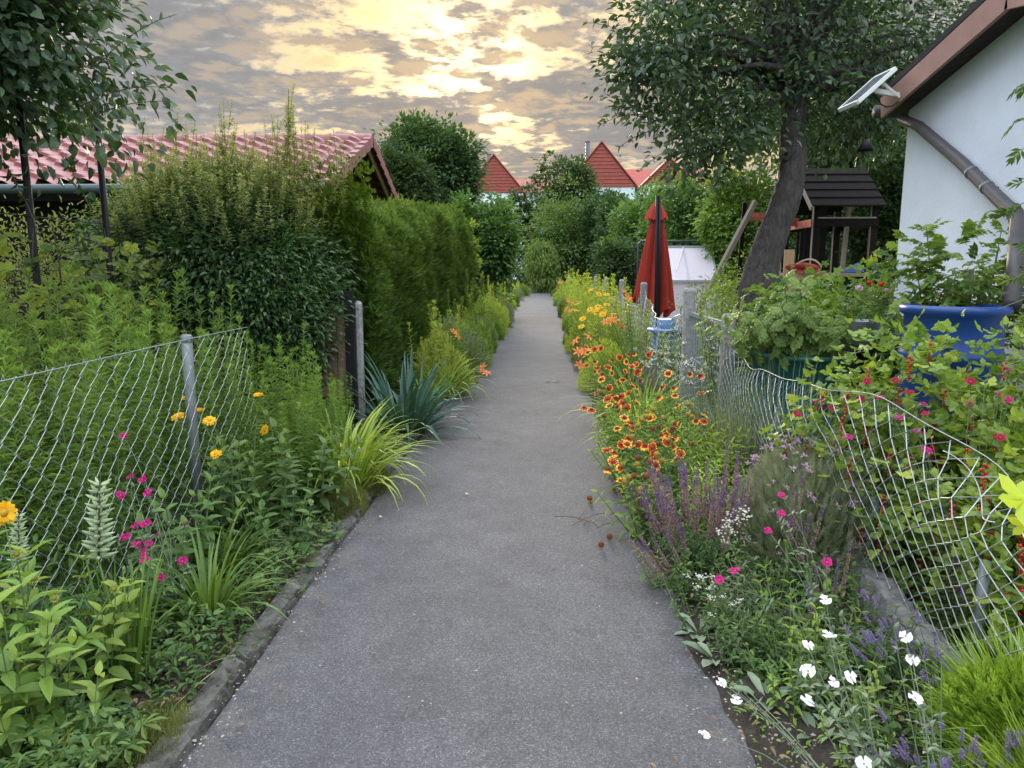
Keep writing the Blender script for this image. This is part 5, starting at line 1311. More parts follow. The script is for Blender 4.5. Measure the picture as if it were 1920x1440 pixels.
for (px, py0, py1, nn) in ((537, 330, 155, 5), (560, 330, 205, 3), (520, 330, 215, 3), (420, 330, 185, 3), (405, 330, 225, 2), (435, 330, 228, 2), (330, 330, 205, 2), (355, 335, 225, 2), (275, 345, 222, 2), (470, 335, 245, 3), (602, 345, 240, 2), (625, 350, 242, 2), (500, 335, 230, 2), (580, 340, 235, 2), (300, 345, 250, 2), (380, 335, 245, 2), (450, 335, 250, 2), (640, 355, 265, 2), (310, 340, 240, 1), (550, 330, 190, 2)):
    for j in range(nn):
        dep = 7.2 + U(1, -.35, .35)[0]; q0_ = np.array(tuple(at(px + U(1, -12, 12)[0], py0, dep))) - np.array((c0[0], c0[1], 0)); q1_ = np.array(tuple(at(px + U(1, -16, 16)[0], py1 + j * 12 * rng.random(), dep))) - np.array((c0[0], c0[1], 0)); q0_[2] -= .15
        ln = np.linalg.norm(q1_ - q0_)
        leafy_stem(mb, curve(q0_, q1_, (U(1, -.03, .03)[0], 0, 0), 6), int(ln * 80), .046, .017, LANCE, 'lf_privet_shoot', .003, 'stem_brown', .02, 1, (.3, .9), (1.15, .75))
        for m in range(int(ln * 9)):
            t_ = U(1, .15, .85)[0]; a_ = U(1, 0, 6.28)[0]; l2 = U(1, .06, .16)[0] * (1.2 - t_)
            sprig(mb, q0_ * (1 - t_) + q1_ * t_, (math.cos(a_) * .8, math.sin(a_) * .8, .9), l2, int(l2 * 100) + 3, .038, .015, LANCE, 'lf_privet_shoot', .0015, 'stem_brown', 0)
mb.build('shoots', pb)

# loose yellow-green shrub left of it and vines on the trellis
c = at(120, 470, 6.6)
tree('shrub', 'loose yellow-green shrub between the black poles on the left', 'shrub', (c.x, 6.4, 0), [((c.x, 6.4, 1.4), (.75, .5, .85), .25), ((c.x - .6, 6.5, 1.3), (.6, .5, .8), .25), ((c.x + .45, 6.3, 1.0), (.5, .4, .7), .25), ((c.x - 1.4, 6.5, 1.1), (.8, .5, .8), .25)], 'lf_privet_shoot', 620, 14, .08, .048, .018, LANCE3, .03, 22, droop=-.3)
vn = thing('grape_vine', 'yellowing grape vine climbing the wires between the black poles', 'vine', (-3.33, 5.2, 0))
mb = MB()
for k in range(8):
    y0_ = U(1, -1.6, 1.5)[0]; pts_ = [(U(1, -.03, .03)[0], y0_ + .25 * math.sin(z * 2 + k), z) for z in np.linspace(0, 1.9, 9)]; mb.tube(pts_, np.linspace(.012, .004, 9), 'bark', 5)
mb.build('stems', vn)
mb = MB(); n = 520; P = np.stack([U(n, -.12, .10), U(n, -1.8, 1.6), .35 + 1.5 * U(n) ** .8], 1)
mb.tpl(LOBED, P, np.stack([U(n, .1, 1), U(n, -1, .4), U(n, -1, .3)], 1), randdir(n) * .4 + (.5, -.6, .7), U(n, .06, .12), U(n, .07, .12), 'lf_vine'); mb.build('leaves', vn)

# ================================================================ BED PLANTS: tall green ones
GR = [goldenrod(1.32, 5, .16), goldenrod(1.40, 4, .14), goldenrod(1.2, 5, .18), goldenrod(1.3, 4, .15, W=.016)]
def scatter(meshes, name, label, cat, group, spots, part='foliage', s0=.9, s1=1.1):
    for i, sp_ in enumerate(spots):
        x, y = sp_[:2]; sc = sp_[2] if len(sp_) > 2 else 1
        o = thing(name, label, cat, (x, y, -.02), U(1, 0, 6.28)[0], sc * U(1, s0, s1)[0], group)
        place(meshes[i % len(meshes)], part, o)
spots = []
for y in np.arange(2.35, 6.1, .33):
    for x in np.arange(-2.22, -3.7, -.30):
        xx, yy = x + U(1, -.1, .1)[0], y + U(1, -.1, .1)[0]
        lim = 1.18 if x < -2.6 else 1.02
        spots.append((xx, yy, lim * (1.0 if yy < 4.9 else .90)))
scatter(GR, 'goldenrod', 'tall leafy goldenrod clump behind the left wire fence', 'plant', 'goldenrod thicket behind the left fence', spots)
spots = [(-1.78 + U(1, -.12, .12)[0], y, (.74 + .07 * math.sin(y * 9)) * (1 if y < 5.7 else .62)) for y in np.arange(4.5, 6.6, .12)] + [(-1.60 + U(1, -.08, .08)[0], y, .64) for y in np.arange(4.5, 5.6, .15)]
scatter(GR, 'goldenrod', 'green goldenrod clump in front of the far end of the left wire fence', 'plant', 'goldenrod clumps in front of the left fence', spots)
GF = [goldenrod(1.25, 7, .24, 'lf_goldenrod_far', .10, .022, 90), goldenrod(1.35, 6, .22, 'lf_goldenrod_far', .10, .022, 90), goldenrod(1.05, 8, .26, 'lf_goldenrod', .10, .020, 90)]
spots = [(-1.38 + U(1, -.20, .14)[0], y, .92 + .22 * math.sin(y * 1.3) * (y > 11)) for y in np.arange(8.6, 22, .42)] + [(-1.85, y, .9) for y in np.arange(11.5, 22, .8)]
scatter(GF + [GR[1]], 'goldenrod', 'bright green goldenrod clump between conifer hedge and path', 'plant', 'goldenrod along the left path edge', spots, s0=.62, s1=1.12)
def mound(lm, tp, L, W, n=2600):
    return cushion(.42, .72, n, L, W, lm, tp, 1.0)
MD = [mound('lf_goldenrod_far', LANCE, .075, .016), mound('lf_far_mid', LANCE3, .085, .026), mound('lf_feather', LANCE, .07, .015), mound('lf_goldenrod', LANCE3, .08, .022)]
scatter(MD, 'bushy_plant', 'rounded bushy perennial overhanging the left path edge beyond the iris', 'plant', 'rounded perennials along the left path edge', [(-1.30 + U(1, -.12, .12)[0], y, U(1, .75, 1.15)[0]) for y in (9.3, 10.1, 10.9, 11.9, 12.8, 13.9, 15.2, 16.6, 18, 20, 22.5, 25.5, 29, 33, 38, 44)])
scatter(MD, 'bushy_plant', 'rounded bushy perennial spilling over the far right path edge', 'plant', 'rounded perennials along the right path edge', [(.88 + U(1, -.1, .12)[0], y, U(1, .7, 1.1)[0]) for y in (9.6, 10.6, 11.6, 12.7, 14, 15.5, 17.2, 19.2, 21.5, 24.5, 28, 32, 37, 43)])
spots = [(1.02 + U(1, -.25, .2)[0], y, .98 + .12 * math.sin(y * 1.1)) for y in np.arange(9.8, 30, .42)] + [(1.9 + U(1, -.2, .2)[0], y, 1.0) for y in np.arange(12.5, 30, .9)]
scatter(GF[:2], 'goldenrod', 'bright yellow-green goldenrod clump along the far right path edge', 'plant', 'goldenrod along the right path edge', spots, s0=.68, s1=1.15)
spots = [(-1.5 + U(1, -.15, .1)[0], y, .75) for y in np.arange(23, 47, 1.4)] + [(1.15 + U(1, -.1, .25)[0], y, .85) for y in np.arange(31, 49, 1.3)]
scatter(GF, 'goldenrod', 'green perennial clump near the far end of the path', 'plant', 'perennials near the far end of the path', spots)
# ================================================================ LEFT FLOWER BED, near
def strap_thing(name, label, loc, me, s=1.0, cat='plant', rz=None, group=None):
    o = thing(name, label, cat, loc, U(1, 0, 6.28)[0] if rz is None else rz, s, group); place(me, 'leaves', o); return o
DL = [strapclump(110, .55, .020, 'lf_daylily', .08), strapclump(90, .5, .020, 'lf_daylily', .07), strapclump(150, .60, .022, 'lf_lime', .16, (.8, 1.5), (1.3, 2.3))]
strap_thing('daylily', 'bright lime green strappy clump spilling over the kerb before the blue-green iris', (-1.42, 5.0, 0), DL[2], 1.2)
strap_thing('daylily', 'lime green strappy clump close behind the brightest one', (-1.55, 5.5, 0), DL[2], 1.05)
o = strap_thing('iris', 'blue-green sword-leaved iris clump against the conifer hedge', (-1.34, 6.9, 0), strapclump(125, .86, .050, 'lf_iris', .20, (.35, 1.5), (.2, 1.5), 1.6), 1.0)
strap_thing('daylily', 'green strappy clump arching over the path behind the iris', (-1.30, 8.0, 0), DL[1], 1.15)
strap_thing('daylily', 'dark green grassy clump hanging over the kerb, below the magenta flowers', (-1.50, 3.02, 0), DL[0], .84)
strap_thing('daylily', 'dark green grassy clump behind the magenta flowers', (-1.66, 3.5, 0), DL[1], .86)
strap_thing('crocosmia', 'upright fan of narrow sword leaves near the kerb', (-1.57, 2.52, 0), strapclump(34, .56, .018, 'lf_daylily', .05, (1.25, 1.55), (.1, .4)), 1.0)
strap_thing('crocosmia', 'smaller upright fan of sword leaves left of the larger fan', (-1.70, 2.62, 0), strapclump(22, .50, .016, 'lf_daylily', .05, (1.2, 1.55), (.1, .4)), .95)

def flowering(name, label, root, heads, kinds, lm, L, W, tplt, per=10, r=.0028, cat='flower', bow=.06, whorl=None, el=(0, .9), scale=1.0, smat='stem_green', t1=.85, extra=None, face=None, group=None, grow=(1.0, .5), pname=None):
    """a plant with a stem from root to each flower head"""
    root = Vector(root); o = thing(name, label, cat, root, group=group)
    mb = MB()
    for h_ in heads:
        q = Vector(h_[:3]) - root; b = (U(1, -bow, bow)[0], U(1, -bow, bow)[0], U(1, -.01, .03)[0])
        s0 = Vector((U(1, -.05, .05)[0], U(1, -.05, .05)[0], 0))
        pts_ = curve(s0, q, b, 7); pts_[1:-1, 2] += .12 * q.length * np.sin(np.linspace(0, 3.14, 7))[1:-1] * (q.xy.length / max(.05, q.length))
        leafy_stem(mb, pts_, per, L, W, tplt, lm, r, smat, .05, t1, el, grow, whorl)
    if extra: extra(mb)
    mb.build('foliage', o)
    for i, h_ in enumerate(heads):
        q = Vector(h_[:3]) - root; k = h_[3] if len(h_) > 3 else kinds[i % len(kinds)]
        fc = face(i) if face else None
        put_flower(k, o, q, fc, scale * random.uniform(.88, 1.12), pname)
    return o
# yellow heliopsis by the fence post
hs = [(333, 782, 3.95, 1.15), (352, 748, 4.25, .8), (373, 773, 4.1, 1.0), (393, 789, 4.0, 1.0), (405, 853, 3.75, 1.0), (485, 744, 4.5, .95), (495, 806, 4.1, .9)]
HB = broadplant(.62, 9, .13, .115, .058, 'lf_broad', 9)
heads = [tuple(at(a, b, c)) + ('heli%d' % (i % 3),) for i, (a, b, c, s) in enumerate(hs)]
o = flowering('heliopsis', 'broad-leaved plant with golden yellow daisies in front of the left fence post', (-1.72, 3.95, 0), heads, None, 'lf_broad', .085, .040, OVATE, 10, .003, scale=1.2, bow=.04, whorl=2,
              face=lambda i: ((-.2, -.5, 1), (0, -.2, 1), (0, -.2, 1), (.3, -.5, .9), (.1, -.6, 1), (0, -.25, 1), (1, -.3, -.2))[i])
place(HB, 'foliage', o, (.05, .1, 0)); place(HB, 'foliage', o, (-.15, -.05, 0), (0, 0, 2))
BP = [broadplant(.60, 10, .16, .125, .060, 'lf_broad', 9), broadplant(.48, 9, .15, .10, .055, 'lf_broad', 7), broadplant(.55, 8, .14, .12, .06, 'lf_young', 8)]
for x, y, s, k, lab in ((-1.46, 4.35, 1.15, 0, 'leafy green plant right of the yellow daisies'), (-1.62, 4.75, 1.15, 1, 'leafy green plant behind the yellow daisies'), (-1.45, 3.85, .95, 1, 'low leafy plant at the kerb below the yellow daisies'), (-1.80, 3.35, .95, 0, 'leafy plant against the wire fence left of the yellow daisies')):
    o = thing('leafy_plant', lab, 'plant', (x, y, 0), U(1, 0, 6)[0], s); place(BP[k], 'foliage', o)
# mallow leaves spreading towards the kerb
for x, y, s, lab in ((-1.42, 3.55, .9, 'round-lobed mallow leaves resting on the kerb'), (-1.38, 4.05, .8, 'second patch of round-lobed mallow leaves farther along the kerb')):
    mb = MB(); n = 30; a = U(n, 0, 6.28); rr = .26 * np.sqrt(U(n)); P = np.stack([rr * np.cos(a), rr * np.sin(a) * 1.3, .08 + .22 * U(n) * (1 - rr / .3)], 1)
    for p_ in P: mb.tube(curve((p_[0] * .2, p_[1] * .2, 0), p_, (0, 0, .04), 4), .0016, 'stem_green', 4)
    mb.tpl(LOBED, P, np.stack([np.cos(a), np.sin(a), U(n, -.2, .2)], 1), randdir(n) * .3 + (0, 0, 1), U(n, .06, .10), U(n, .07, .11), 'lf_broad'); o = thing('mallow', lab, 'plant', (x, y, 0), 0, s); mb.build('foliage', o)
# magenta rose campion
def campion(label, root, heads, kinds=('lych_mag',), s=1.15, buds=4, per=8, L=.05, W=.017, name='rose_campion'):
    hh = []
    for q in heads: hh.append(tuple(q) + (random.choice(kinds),))
    for k in range(buds):
        q = Vector(random.choice(heads)) + Vector((random.uniform(-.06, .06), random.uniform(-.06, .06), random.uniform(-.03, .05))); hh.append(tuple(q) + ('lych_bud',))
    o = flowering(name, label, root, hh, None, 'lf_silver', L, W, LANCE3, per, .0022, scale=s, smat='lf_silver', whorl=2, el=(.2, .8), bow=.035)
    return o
campion('silver-stemmed campion with a cluster of magenta flowers by the left wire fence', (-1.70, 3.05, 0),
        [at(a, b, 3.0 + c) for a, b, c in ((232, 817, .35), (267, 899, .1), (277, 924, .0), (254, 985, -.1), (273, 982, 0), (235, 1007, -.15), (256, 1021, -.1), (278, 1020, -.05), (294, 1003, 0), (270, 1036, -.1), (273, 1050, -.15), (348, 982, .1), (342, 1052, 0), (300, 1081, -.1), (195, 1033, -.1), (245, 893, .2), (226, 928, .15))], buds=7)
place(rosette(30, .16, .05, 'lf_silver', OBOV), 'leaves', bpy.data.objects['rose_campion'], (0, 0, .01))
# lupins gone to seed
for (x, y, bx_, by_, lab) in ((192, 905, 185, 1060, 'lupin with a tall spike of furry green seed pods, right of the pair'), (38, 965, 35, 1060, 'lupin with a shorter spike of furry seed pods at the left edge')):
    a_, b_ = at(x, y, 2.75 if x > 100 else 2.45), at(bx_, by_, 2.75 if x > 100 else 2.45); ln = (a_ - b_).length
    o = thing('lupin', lab, 'plant', (b_.x + .02, b_.y, 0)); s_ = ln / .30
    mb = MB(); mb.tube([(0, 0, 0), (.01, 0, b_.z * .6), (-.02, 0, b_.z + .03)], [.006, .006, .005], 'stem_green', 6)
    n = 26; a = U(n, 0, 6.28); hh_ = U(n, .1, .95) * b_.z; rr = U(n, .08, .22); P = np.stack([rr * np.cos(a), rr * np.sin(a), hh_], 1)
    for p_ in P: mb.tube(curve((0, 0, p_[2] * .5), p_, (0, 0, .02), 4), .0016, 'stem_green', 4)
    mb.tpl(LUPINE, P, np.stack([np.cos(a) * .5, np.sin(a) * .5, U(n, -.1, .2)], 1), randdir(n) * .3 + (0, 0, 1), U(n, .05, .085), U(n, .06, .09), 'lf_broad'); mb.build('foliage', o)
    sp_ = place(FL['lupin'], 'seed_pod_spike', o, (-.02, 0, b_.z), (a_ - b_).to_track_quat('Z', 'Y').to_euler(), s_)
# large pale green heliopsis in the bottom left corner
BIG = broadplant(.60, 7, .13, .15, .062, 'lf_young', 8, el=(-.1, .9), lean=.1)
BIG2 = broadplant(.50, 8, .16, .13, .055, 'lf_young', 7, el=(-.1, .8), lean=.12)
hd_ = [at(30, 1040, 2.15), at(100, 1122, 2.1), at(212, 1105, 2.3), at(62, 1085, 2.25), at(-60, 900, 2.2), at(5, 962, 2.3)]
mb = MB(); ring(mb, 14, .010, .003, 1.1, 'pt_yrim', LANCE, r0=.4); ball(mb, .008, 'lf_young', (0, 0, 0), .9); mb.tpl(LANCE, np.zeros((9, 3)), [(math.cos(a_), math.sin(a_), .7) for a_ in np.arange(9) * .7], (0, 0, 1), .016, .005, 'lf_young'); FL['helbud'] = mb.mesh('flower_bud')
o = flowering('heliopsis', 'large pale green leafy plant with nodding yellow buds in the bottom left corner', (-1.72, 2.15, 0), [tuple(q) + ('helbud',) for q in hd_[:5]] + [tuple(hd_[5]) + ('heli0',)], None, 'lf_young', .13, .05, OVATE, 12, .005, scale=1.5, bow=.05, face=lambda i: (.6, -.3, .2))
for dx_, dy_, m_, s in ((0, 0, BIG, 1), (-.25, .15, BIG2, 1), (.16, -.12, BIG2, .85), (-.1, -.35, BIG, .9), (-.45, -.1, BIG, 1.05), (.05, .3, BIG2, .9)): place(m_, 'foliage', o, (dx_, dy_, 0), (0, 0, dx_ * 20), s)
# low plants at the kerb, bottom left
for x, y, s, lab in ((-1.43, 2.05, 1.0, 'low lupin leaves fanning out near the bottom left of the kerb'), (-1.50, 1.85, .9, 'lowest lupin leaves at the picture foot left of the kerb')):
    mb = MB(); n = 16; a = U(n, 0, 6.28); rr = U(n, .04, .15); P = np.stack([rr * np.cos(a), rr * np.sin(a), U(n, .05, .18)], 1)
    for p_ in P: mb.tube(curve((0, 0, 0), p_, (0, 0, .03), 4), .0016, 'stem_green', 4)
    mb.tpl(LUPINE, P, np.stack([np.cos(a), np.sin(a), U(n, .0, .3)], 1), (0, 0, 1), U(n, .05, .08), U(n, .05, .08), 'lf_young'); o = thing('lupin', lab, 'plant', (x, y, 0), 0, s); mb.build('foliage', o)
o = thing('leafy_plant', 'rosette of broad smooth leaves beside the moss at the kerb', 'plant', (-1.55, 2.22, 0)); place(rosette(13, .17, .075, 'lf_broad', OVATE, (.2, 1.2)), 'leaves', o)
o = thing('campion_rosette', 'grey-green rosette under the upright sword leaves', 'plant', (-1.48, 2.65, 0)); place(rosette(14, .15, .05, 'lf_silver', OBOV, (.1, 1.1)), 'leaves', o)
# moss cushions on the kerb
MS = cushion(.5, .16, 9000, .030, .022, 'lf_moss', SPRAY)
for x, y, sx_, sy_, sz_, lab in ((-1.31, 2.16, .30, .42, .50, 'cushion of olive green moss on the kerb, nearest the viewer'), (-1.38, 2.35, .2, .24, .3, 'small moss patch behind the nearest moss cushion'), (-1.32, 4.6, .36, .6, .9, 'mossy green cushion on the kerb below the lime clump'), (-1.28, 5.1, .38, .6, .9, 'mossy cushion spreading over the path edge beside the lime clump'), (-1.48, 1.85, .35, .4, .5, 'moss and small weeds at the bottom edge left of the kerb')):
    o = thing('moss_cushion', lab, 'moss', (x, y, .0)); c_ = place(MS, 'moss', o, None, None, (sx_, sy_, sz_))
for i, (x, y, q) in enumerate(((-1.29, 2.75, .16), (-1.30, 3.3, .14), (-1.28, 3.75, .2), (-1.30, 6.1, .3))):
    o = thing('moss_cushion', ('small moss patch at the kerb below the dark green grassy clump', 'tiny moss patch at the kerb beside the mallow leaves', 'moss patch under the mallow leaves on the kerb', 'mossy mound on the kerb beside the iris')[i], 'moss', (x, y, .0)); place(MS, 'moss', o, None, None, (q, q * 1.6, q * 1.6))
# straw stalks lying on the soil
mb = MB(); mb.tube([gnd(445, 1226, .06), gnd(380, 1275, .05), gnd(325, 1325, .03)], .0016, 'straw', 4); mb.tube([gnd(445, 1226, .063), gnd(400, 1240, .05), gnd(340, 1273, .03)], .0014, 'straw', 4)
tag(mb.build('dry_stalk'), 'bent dry straw stalk lying on the soil by the kerb', 'straw')

mb = MB()
for (a, b, c, d) in ((1040, 968, 1120, 985), (1072, 985, 1135, 962), (1085, 975, 1100, 955), (1120, 990, 1150, 985), (1100, 970, 1095, 985)):
    mb.tube(curve(gnd(a, b, .03), gnd(c, d, .035), (.01, .02, .012), 6), .0022, 'stem_brown', 5)
P_ = np.array([tuple(gnd(random.uniform(1045, 1150), random.uniform(958, 990), .04)) for _ in range(40)]); mb.tpl(QUAD, P_, randdir(40) * (1, 1, .3), (0, 0, 1), .012, .007, 'pt_spent')
tag(mb.build('broken_twig'), 'broken reddish brown flower stalk lying on the asphalt by the blanket flowers', 'twig')
for i, (a, b, lab) in enumerate(((1107, 938, 'fallen seed head on the asphalt nearest the broken stalk'), (1144, 1004, 'fallen brown seed head below the broken stalk, right one'), (1128, 1020, 'fallen brown seed head below the broken stalk, left one'))):
    o = place(FL['seed%d' % (i > 0)], 'seed_head', None, gnd(a, b, .04), (1.9, i, 0), 1.2); tag(o, lab, 'seed head')
for i, (a, b, sc_, lab) in enumerate(((872, 927, 1.0, 'small pale fallen leaf on the asphalt right of the moss cushions'), (1040, 716, 2.6, 'green weed leaf lying on the path near the light green daylily'), (1025, 716, 2.2, 'second green leaf lying beside the first weed leaf on the path'), (710, 970, .9, 'tiny pale leaf at the left edge of the asphalt'))):
    mb = MB(); mb.tpl(OVATE, [(0, 0, 0), (.01, .01, .002)], [(1, .3, .2), (-.3, 1, .1)], (0, 0, 1), .032 * sc_, .016 * sc_, 'straw' if i in (0, 3) else 'lf_broad'); o = mb.build('fallen_leaf', None, gnd(a, b, .03)); tag(o, lab, 'leaf')
# ================================================================ RIGHT FLOWER BED
strap_thing('daylily', 'light green daylily clump arching into the path from the right', (1.0, 7.1, 0), strapclump(190, .74, .020, 'lf_lime', .20, (.8, 1.5), (1.2, 2.1)), 1.05)
strap_thing('daylily', 'second light green daylily clump behind the blanket flowers', (.92, 6.3, 0), strapclump(150, .62, .020, 'lf_lime', .18, (.8, 1.5), (1.2, 2.1)), 1.0)
strap_thing('daylily', 'grassy clump flopping over the left path edge behind the iris', (-1.22, 8.9, 0), DL[2], 1.2)
strap_thing('daylily', 'grassy clump at the left path edge under the rounded perennials', (-1.2, 10.6, 0), DL[0], 1.3)
strap_thing('daylily', 'darker daylily clump beyond the first one, at the right path edge', (.98, 8.2, 0), DL[0], 1.25)
strap_thing('daylily', 'daylily clump under the orange lilies', (1.05, 9.2, 0), DL[0], 1.35)
def lilies(label, root, pts_):
    return flowering('orange_daylily', label, root, [tuple(at(*q)) + ('lily' if i % 4 != 3 else 'lilybud',) for i, q in enumerate(pts_)], None, 'lf_daylily', .05, .008, LANCE, 5, .006, scale=.95, bow=.03, face=lambda i: (random.uniform(-1, .8), random.uniform(-1, .6), .8))
lilies('orange daylilies beside the concrete posts, the largest group', (1.22, 9.0, 0), [(1170, 548, 9), (1178, 560, 8.9), (1136, 603, 9), (1150, 608, 8.8), (1158, 602, 9.1), (1165, 612, 9), (1147, 600, 9)])
lilies('orange daylilies leaning into the path in front of the largest group', (1.0, 8.3, 0), [(1080, 640, 8), (1096, 658, 8), (1087, 685, 7.8), (1147, 665, 7.7), (1083, 660, 8.2), (1102, 632, 8)])
lilies('small orange daylilies far along the right path edge', (.95, 14, 0), [(1065, 565, 14), (1070, 583, 13.5), (1062, 580, 14.5), (1055, 596, 13), (1072, 570, 14), (1050, 530, 20), (1045, 540, 21)])
lilies('single orange daylily at the left path edge by the conifer hedge', (-1.3, 10.5, 0), [(851, 622, 9.8), (857, 630, 9.6)])
lilies('orange daylily hanging over the left path edge beyond the iris', (-1.2, 9.0, 0), [(912, 700, 8.6), (905, 690, 8.9)])
# coreopsis
def coreo(label, root, pts_, s=1.2):
    o = flowering('coreopsis', label, root, [tuple(at(*q)) for q in pts_], ('core0', 'core1'), 'lf_goldenrod_far', .07, .013, LANCE, 16, .0025, scale=s, bow=.05); return o
coreo('yellow coreopsis in the middle of the right bed behind the orange daylilies', (1.15, 10.2, 0), [(1127, 578, 10), (1132, 585, 10), (1118, 582, 10), (1112, 588, 10.2), (1121, 575, 10.3), (1138, 572, 10), (1106, 580, 10), (1093, 598, 9.8), (1137, 552, 10), (1127, 545, 10.5), (1123, 551, 10.4), (1108, 545, 10.8), (1148, 560, 9.8), (1150, 590, 9.4), (1178, 584, 9), (1130, 590, 9.7)], 1.5)
coreo('yellow coreopsis nearer the path, farther along the right bed', (.95, 12.5, 0), [(1082, 570, 12.5), (1080, 583, 12), (1086, 566, 12.8), (1106, 544, 13), (1090, 612, 10)], 1.6)
fill = [(1.1, 9.9, .62), (1.3, 10.3, .7), (.95, 10.6, .6), (1.35, 9.3, .62), (1.1, 9.4, .55), (.9, 11.3, .62), (1.25, 8.6, .5), (1.4, 8.0, .45)]
scatter([goldenrod(1.1, 9, .2, 'lf_goldenrod', .075, .014, 110)], 'bushy_plant', 'bushy fresh green plant among the coreopsis and orange daylilies', 'plant', 'bushy plants under the coreopsis', fill)
# blanket flowers
gp = [(1185, 688, 5.9), (1196, 694, 5.8), (1176, 702, 5.8), (1168, 712, 5.7), (1160, 718, 5.6), (1207, 686, 5.9), (1193, 700, 5.8), (1150, 742, 5.4), (1157, 748, 5.4), (1164, 742, 5.4), (1140, 748, 5.3), (1120, 737, 5.6), (1143, 762, 5.2), (1095, 764, 5.4), (1109, 768, 5.3), (1158, 762, 5.1), (1168, 755, 5.2), (1175, 764, 5.1), (1160, 770, 5.0), (1171, 783, 4.9), (1175, 798, 4.8), (1157, 803, 4.8), (1253, 700, 5.5), (1265, 794, 4.9), (1268, 800, 4.9), (1263, 727, 5.3), (1138, 845, 4.4), (1187, 840, 4.4), (1209, 835, 4.3), (1224, 840, 4.3), (1247, 808, 4.7), (1252, 828, 4.4), (1264, 820, 4.5), (1140, 880, 4.1), (1222, 905, 4.0), (1167, 903, 4.05), (1195, 832, 4.4), (1225, 848, 4.2), (1235, 745, 5.2), (1270, 760, 5.0), (1240, 815, 4.6), (1216, 664, 6.2)]
sdp = [(1197, 744, 5.3), (1211, 773, 5.1), (1206, 790, 4.9), (1187, 821, 4.6), (1199, 878 - 18, 4.3), (1225, 828, 4.5), (1233, 835, 4.4), (1193, 873, 4.1), (1176, 905, 4.0), (1217, 868, 4.1), (1243, 868, 4.1), (1190, 896, 4.0), (1212, 893, 4.0), (1234, 891, 4.0), (1204, 919, 3.9), (1237, 803, 4.7), (1243, 560 + 110, 6.2), (1215, 895, 3.95), (1259, 806, 4.7), (1212, 838, 4.4), (1132, 782, 4.9), (1107, 937, 3.75), (1182, 898, 4.0), (1226, 806, 4.7)]
gp += [(random.uniform(1125, 1325) , random.uniform(700, 880), 0) for _ in range(34)]
gp = [(a, b, c if c else min(5.9, max(4.0, 4.0 + (880 - b) / 100 + .1))) for a, b, c in gp]
sdp += [(random.uniform(1150, 1300), random.uniform(740, 900), random.uniform(4.0, 5.3)) for _ in range(14)]
gp2 = [(random.uniform(1085, 1205), random.uniform(645, 725), random.uniform(6.4, 7.9)) for _ in range(26)]
gp += gp2
roots = [((.86, 7.0, 0), 'loose blanket flowers among the light green daylily leaves, farthest from the viewer', lambda y: y > 6.3), ((.88, 5.7, 0), 'blanket flowers behind the dense group, by the daylily leaves', lambda y: 5.55 < y <= 6.3), ((.80, 5.1, 0), 'dense red and yellow blanket flowers leaning over the path edge', lambda y: 5.0 <= y <= 5.55), ((.92, 4.7, 0), 'blanket flowers and round seed heads in the middle of the right bed', lambda y: 4.35 < y < 5.0), ((.82, 4.2, 0), 'nearest blanket flowers and brown seed heads at the path edge', lambda y: y <= 4.35)]
for rt, lab, f_ in roots:
    hh = [tuple(at(*q)) + ('gail%d' % random.randrange(6),) for q in gp if f_(q[2])] + [tuple(at(*q)) + ('seed%d' % (random.random() < .3),) for q in sdp if f_(q[2])]
    o = flowering('blanket_flower', lab, rt, hh, None, 'lf_broad', .085, .022, LANCE3, 9, .0022, scale=1.12, bow=.05, t1=.62, face=lambda i: (random.uniform(-1, .6), random.uniform(-1, .25), random.uniform(.15, 1.2)))
    for c_ in o.children:
        if c_.name.startswith('flower') and 'seed' in c_.data.name: c_.name = 'seed_head'
    place(broadplant(.42, 20, .26, .09, .026, 'lf_young', 9, LANCE3), 'foliage', o); place(rosette(50, .2, .04, 'lf_daylily', OBOV), 'leaves', o)
# white feverfew clumps
def fever(label, root, centre, n, rx, rz_2, s=1.0, per=6):
    hh = [tuple(Vector(centre) + Vector((random.gauss(0, rx), random.gauss(0, rx), random.gauss(0, rz_2)))) for k in range(n)]
    return flowering('feverfew', label, root, hh, ('yarrow',), 'lf_feather', .05, .018, COMPOUND, per, .0016, scale=s, bow=.03)
fever('tall airy plant with small white flowers in front of the gate posts', (1.22, 6.3, 0), at(1240, 675, 6.4), 34, .13, .08, 1.0)
fever('small white flowers spilling round the foot of the concrete gate post', (1.38, 6.0, 0), at(1300, 700, 6.1), 30, .11, .11, 1.0)
fever('small white flowers climbing at the near gate post', (1.5, 6.2, 0), at(1345, 640, 6.3), 16, .07, .12, .9)
fever('white button flowers behind the purple sage', (1.02, 3.35, 0), at(1368, 985, 3.25), 12, .05, .035, .8)
fever('little white daisies low in the bed beside the purple sage', (.92, 3.0, 0), at(1303, 1085, 3.05), 9, .055, .04, .7)
fever('white button flowers low among the leaves right of the magenta campion', (.96, 2.75, 0), at(1360, 1125, 2.9), 5, .05, .03, .6)
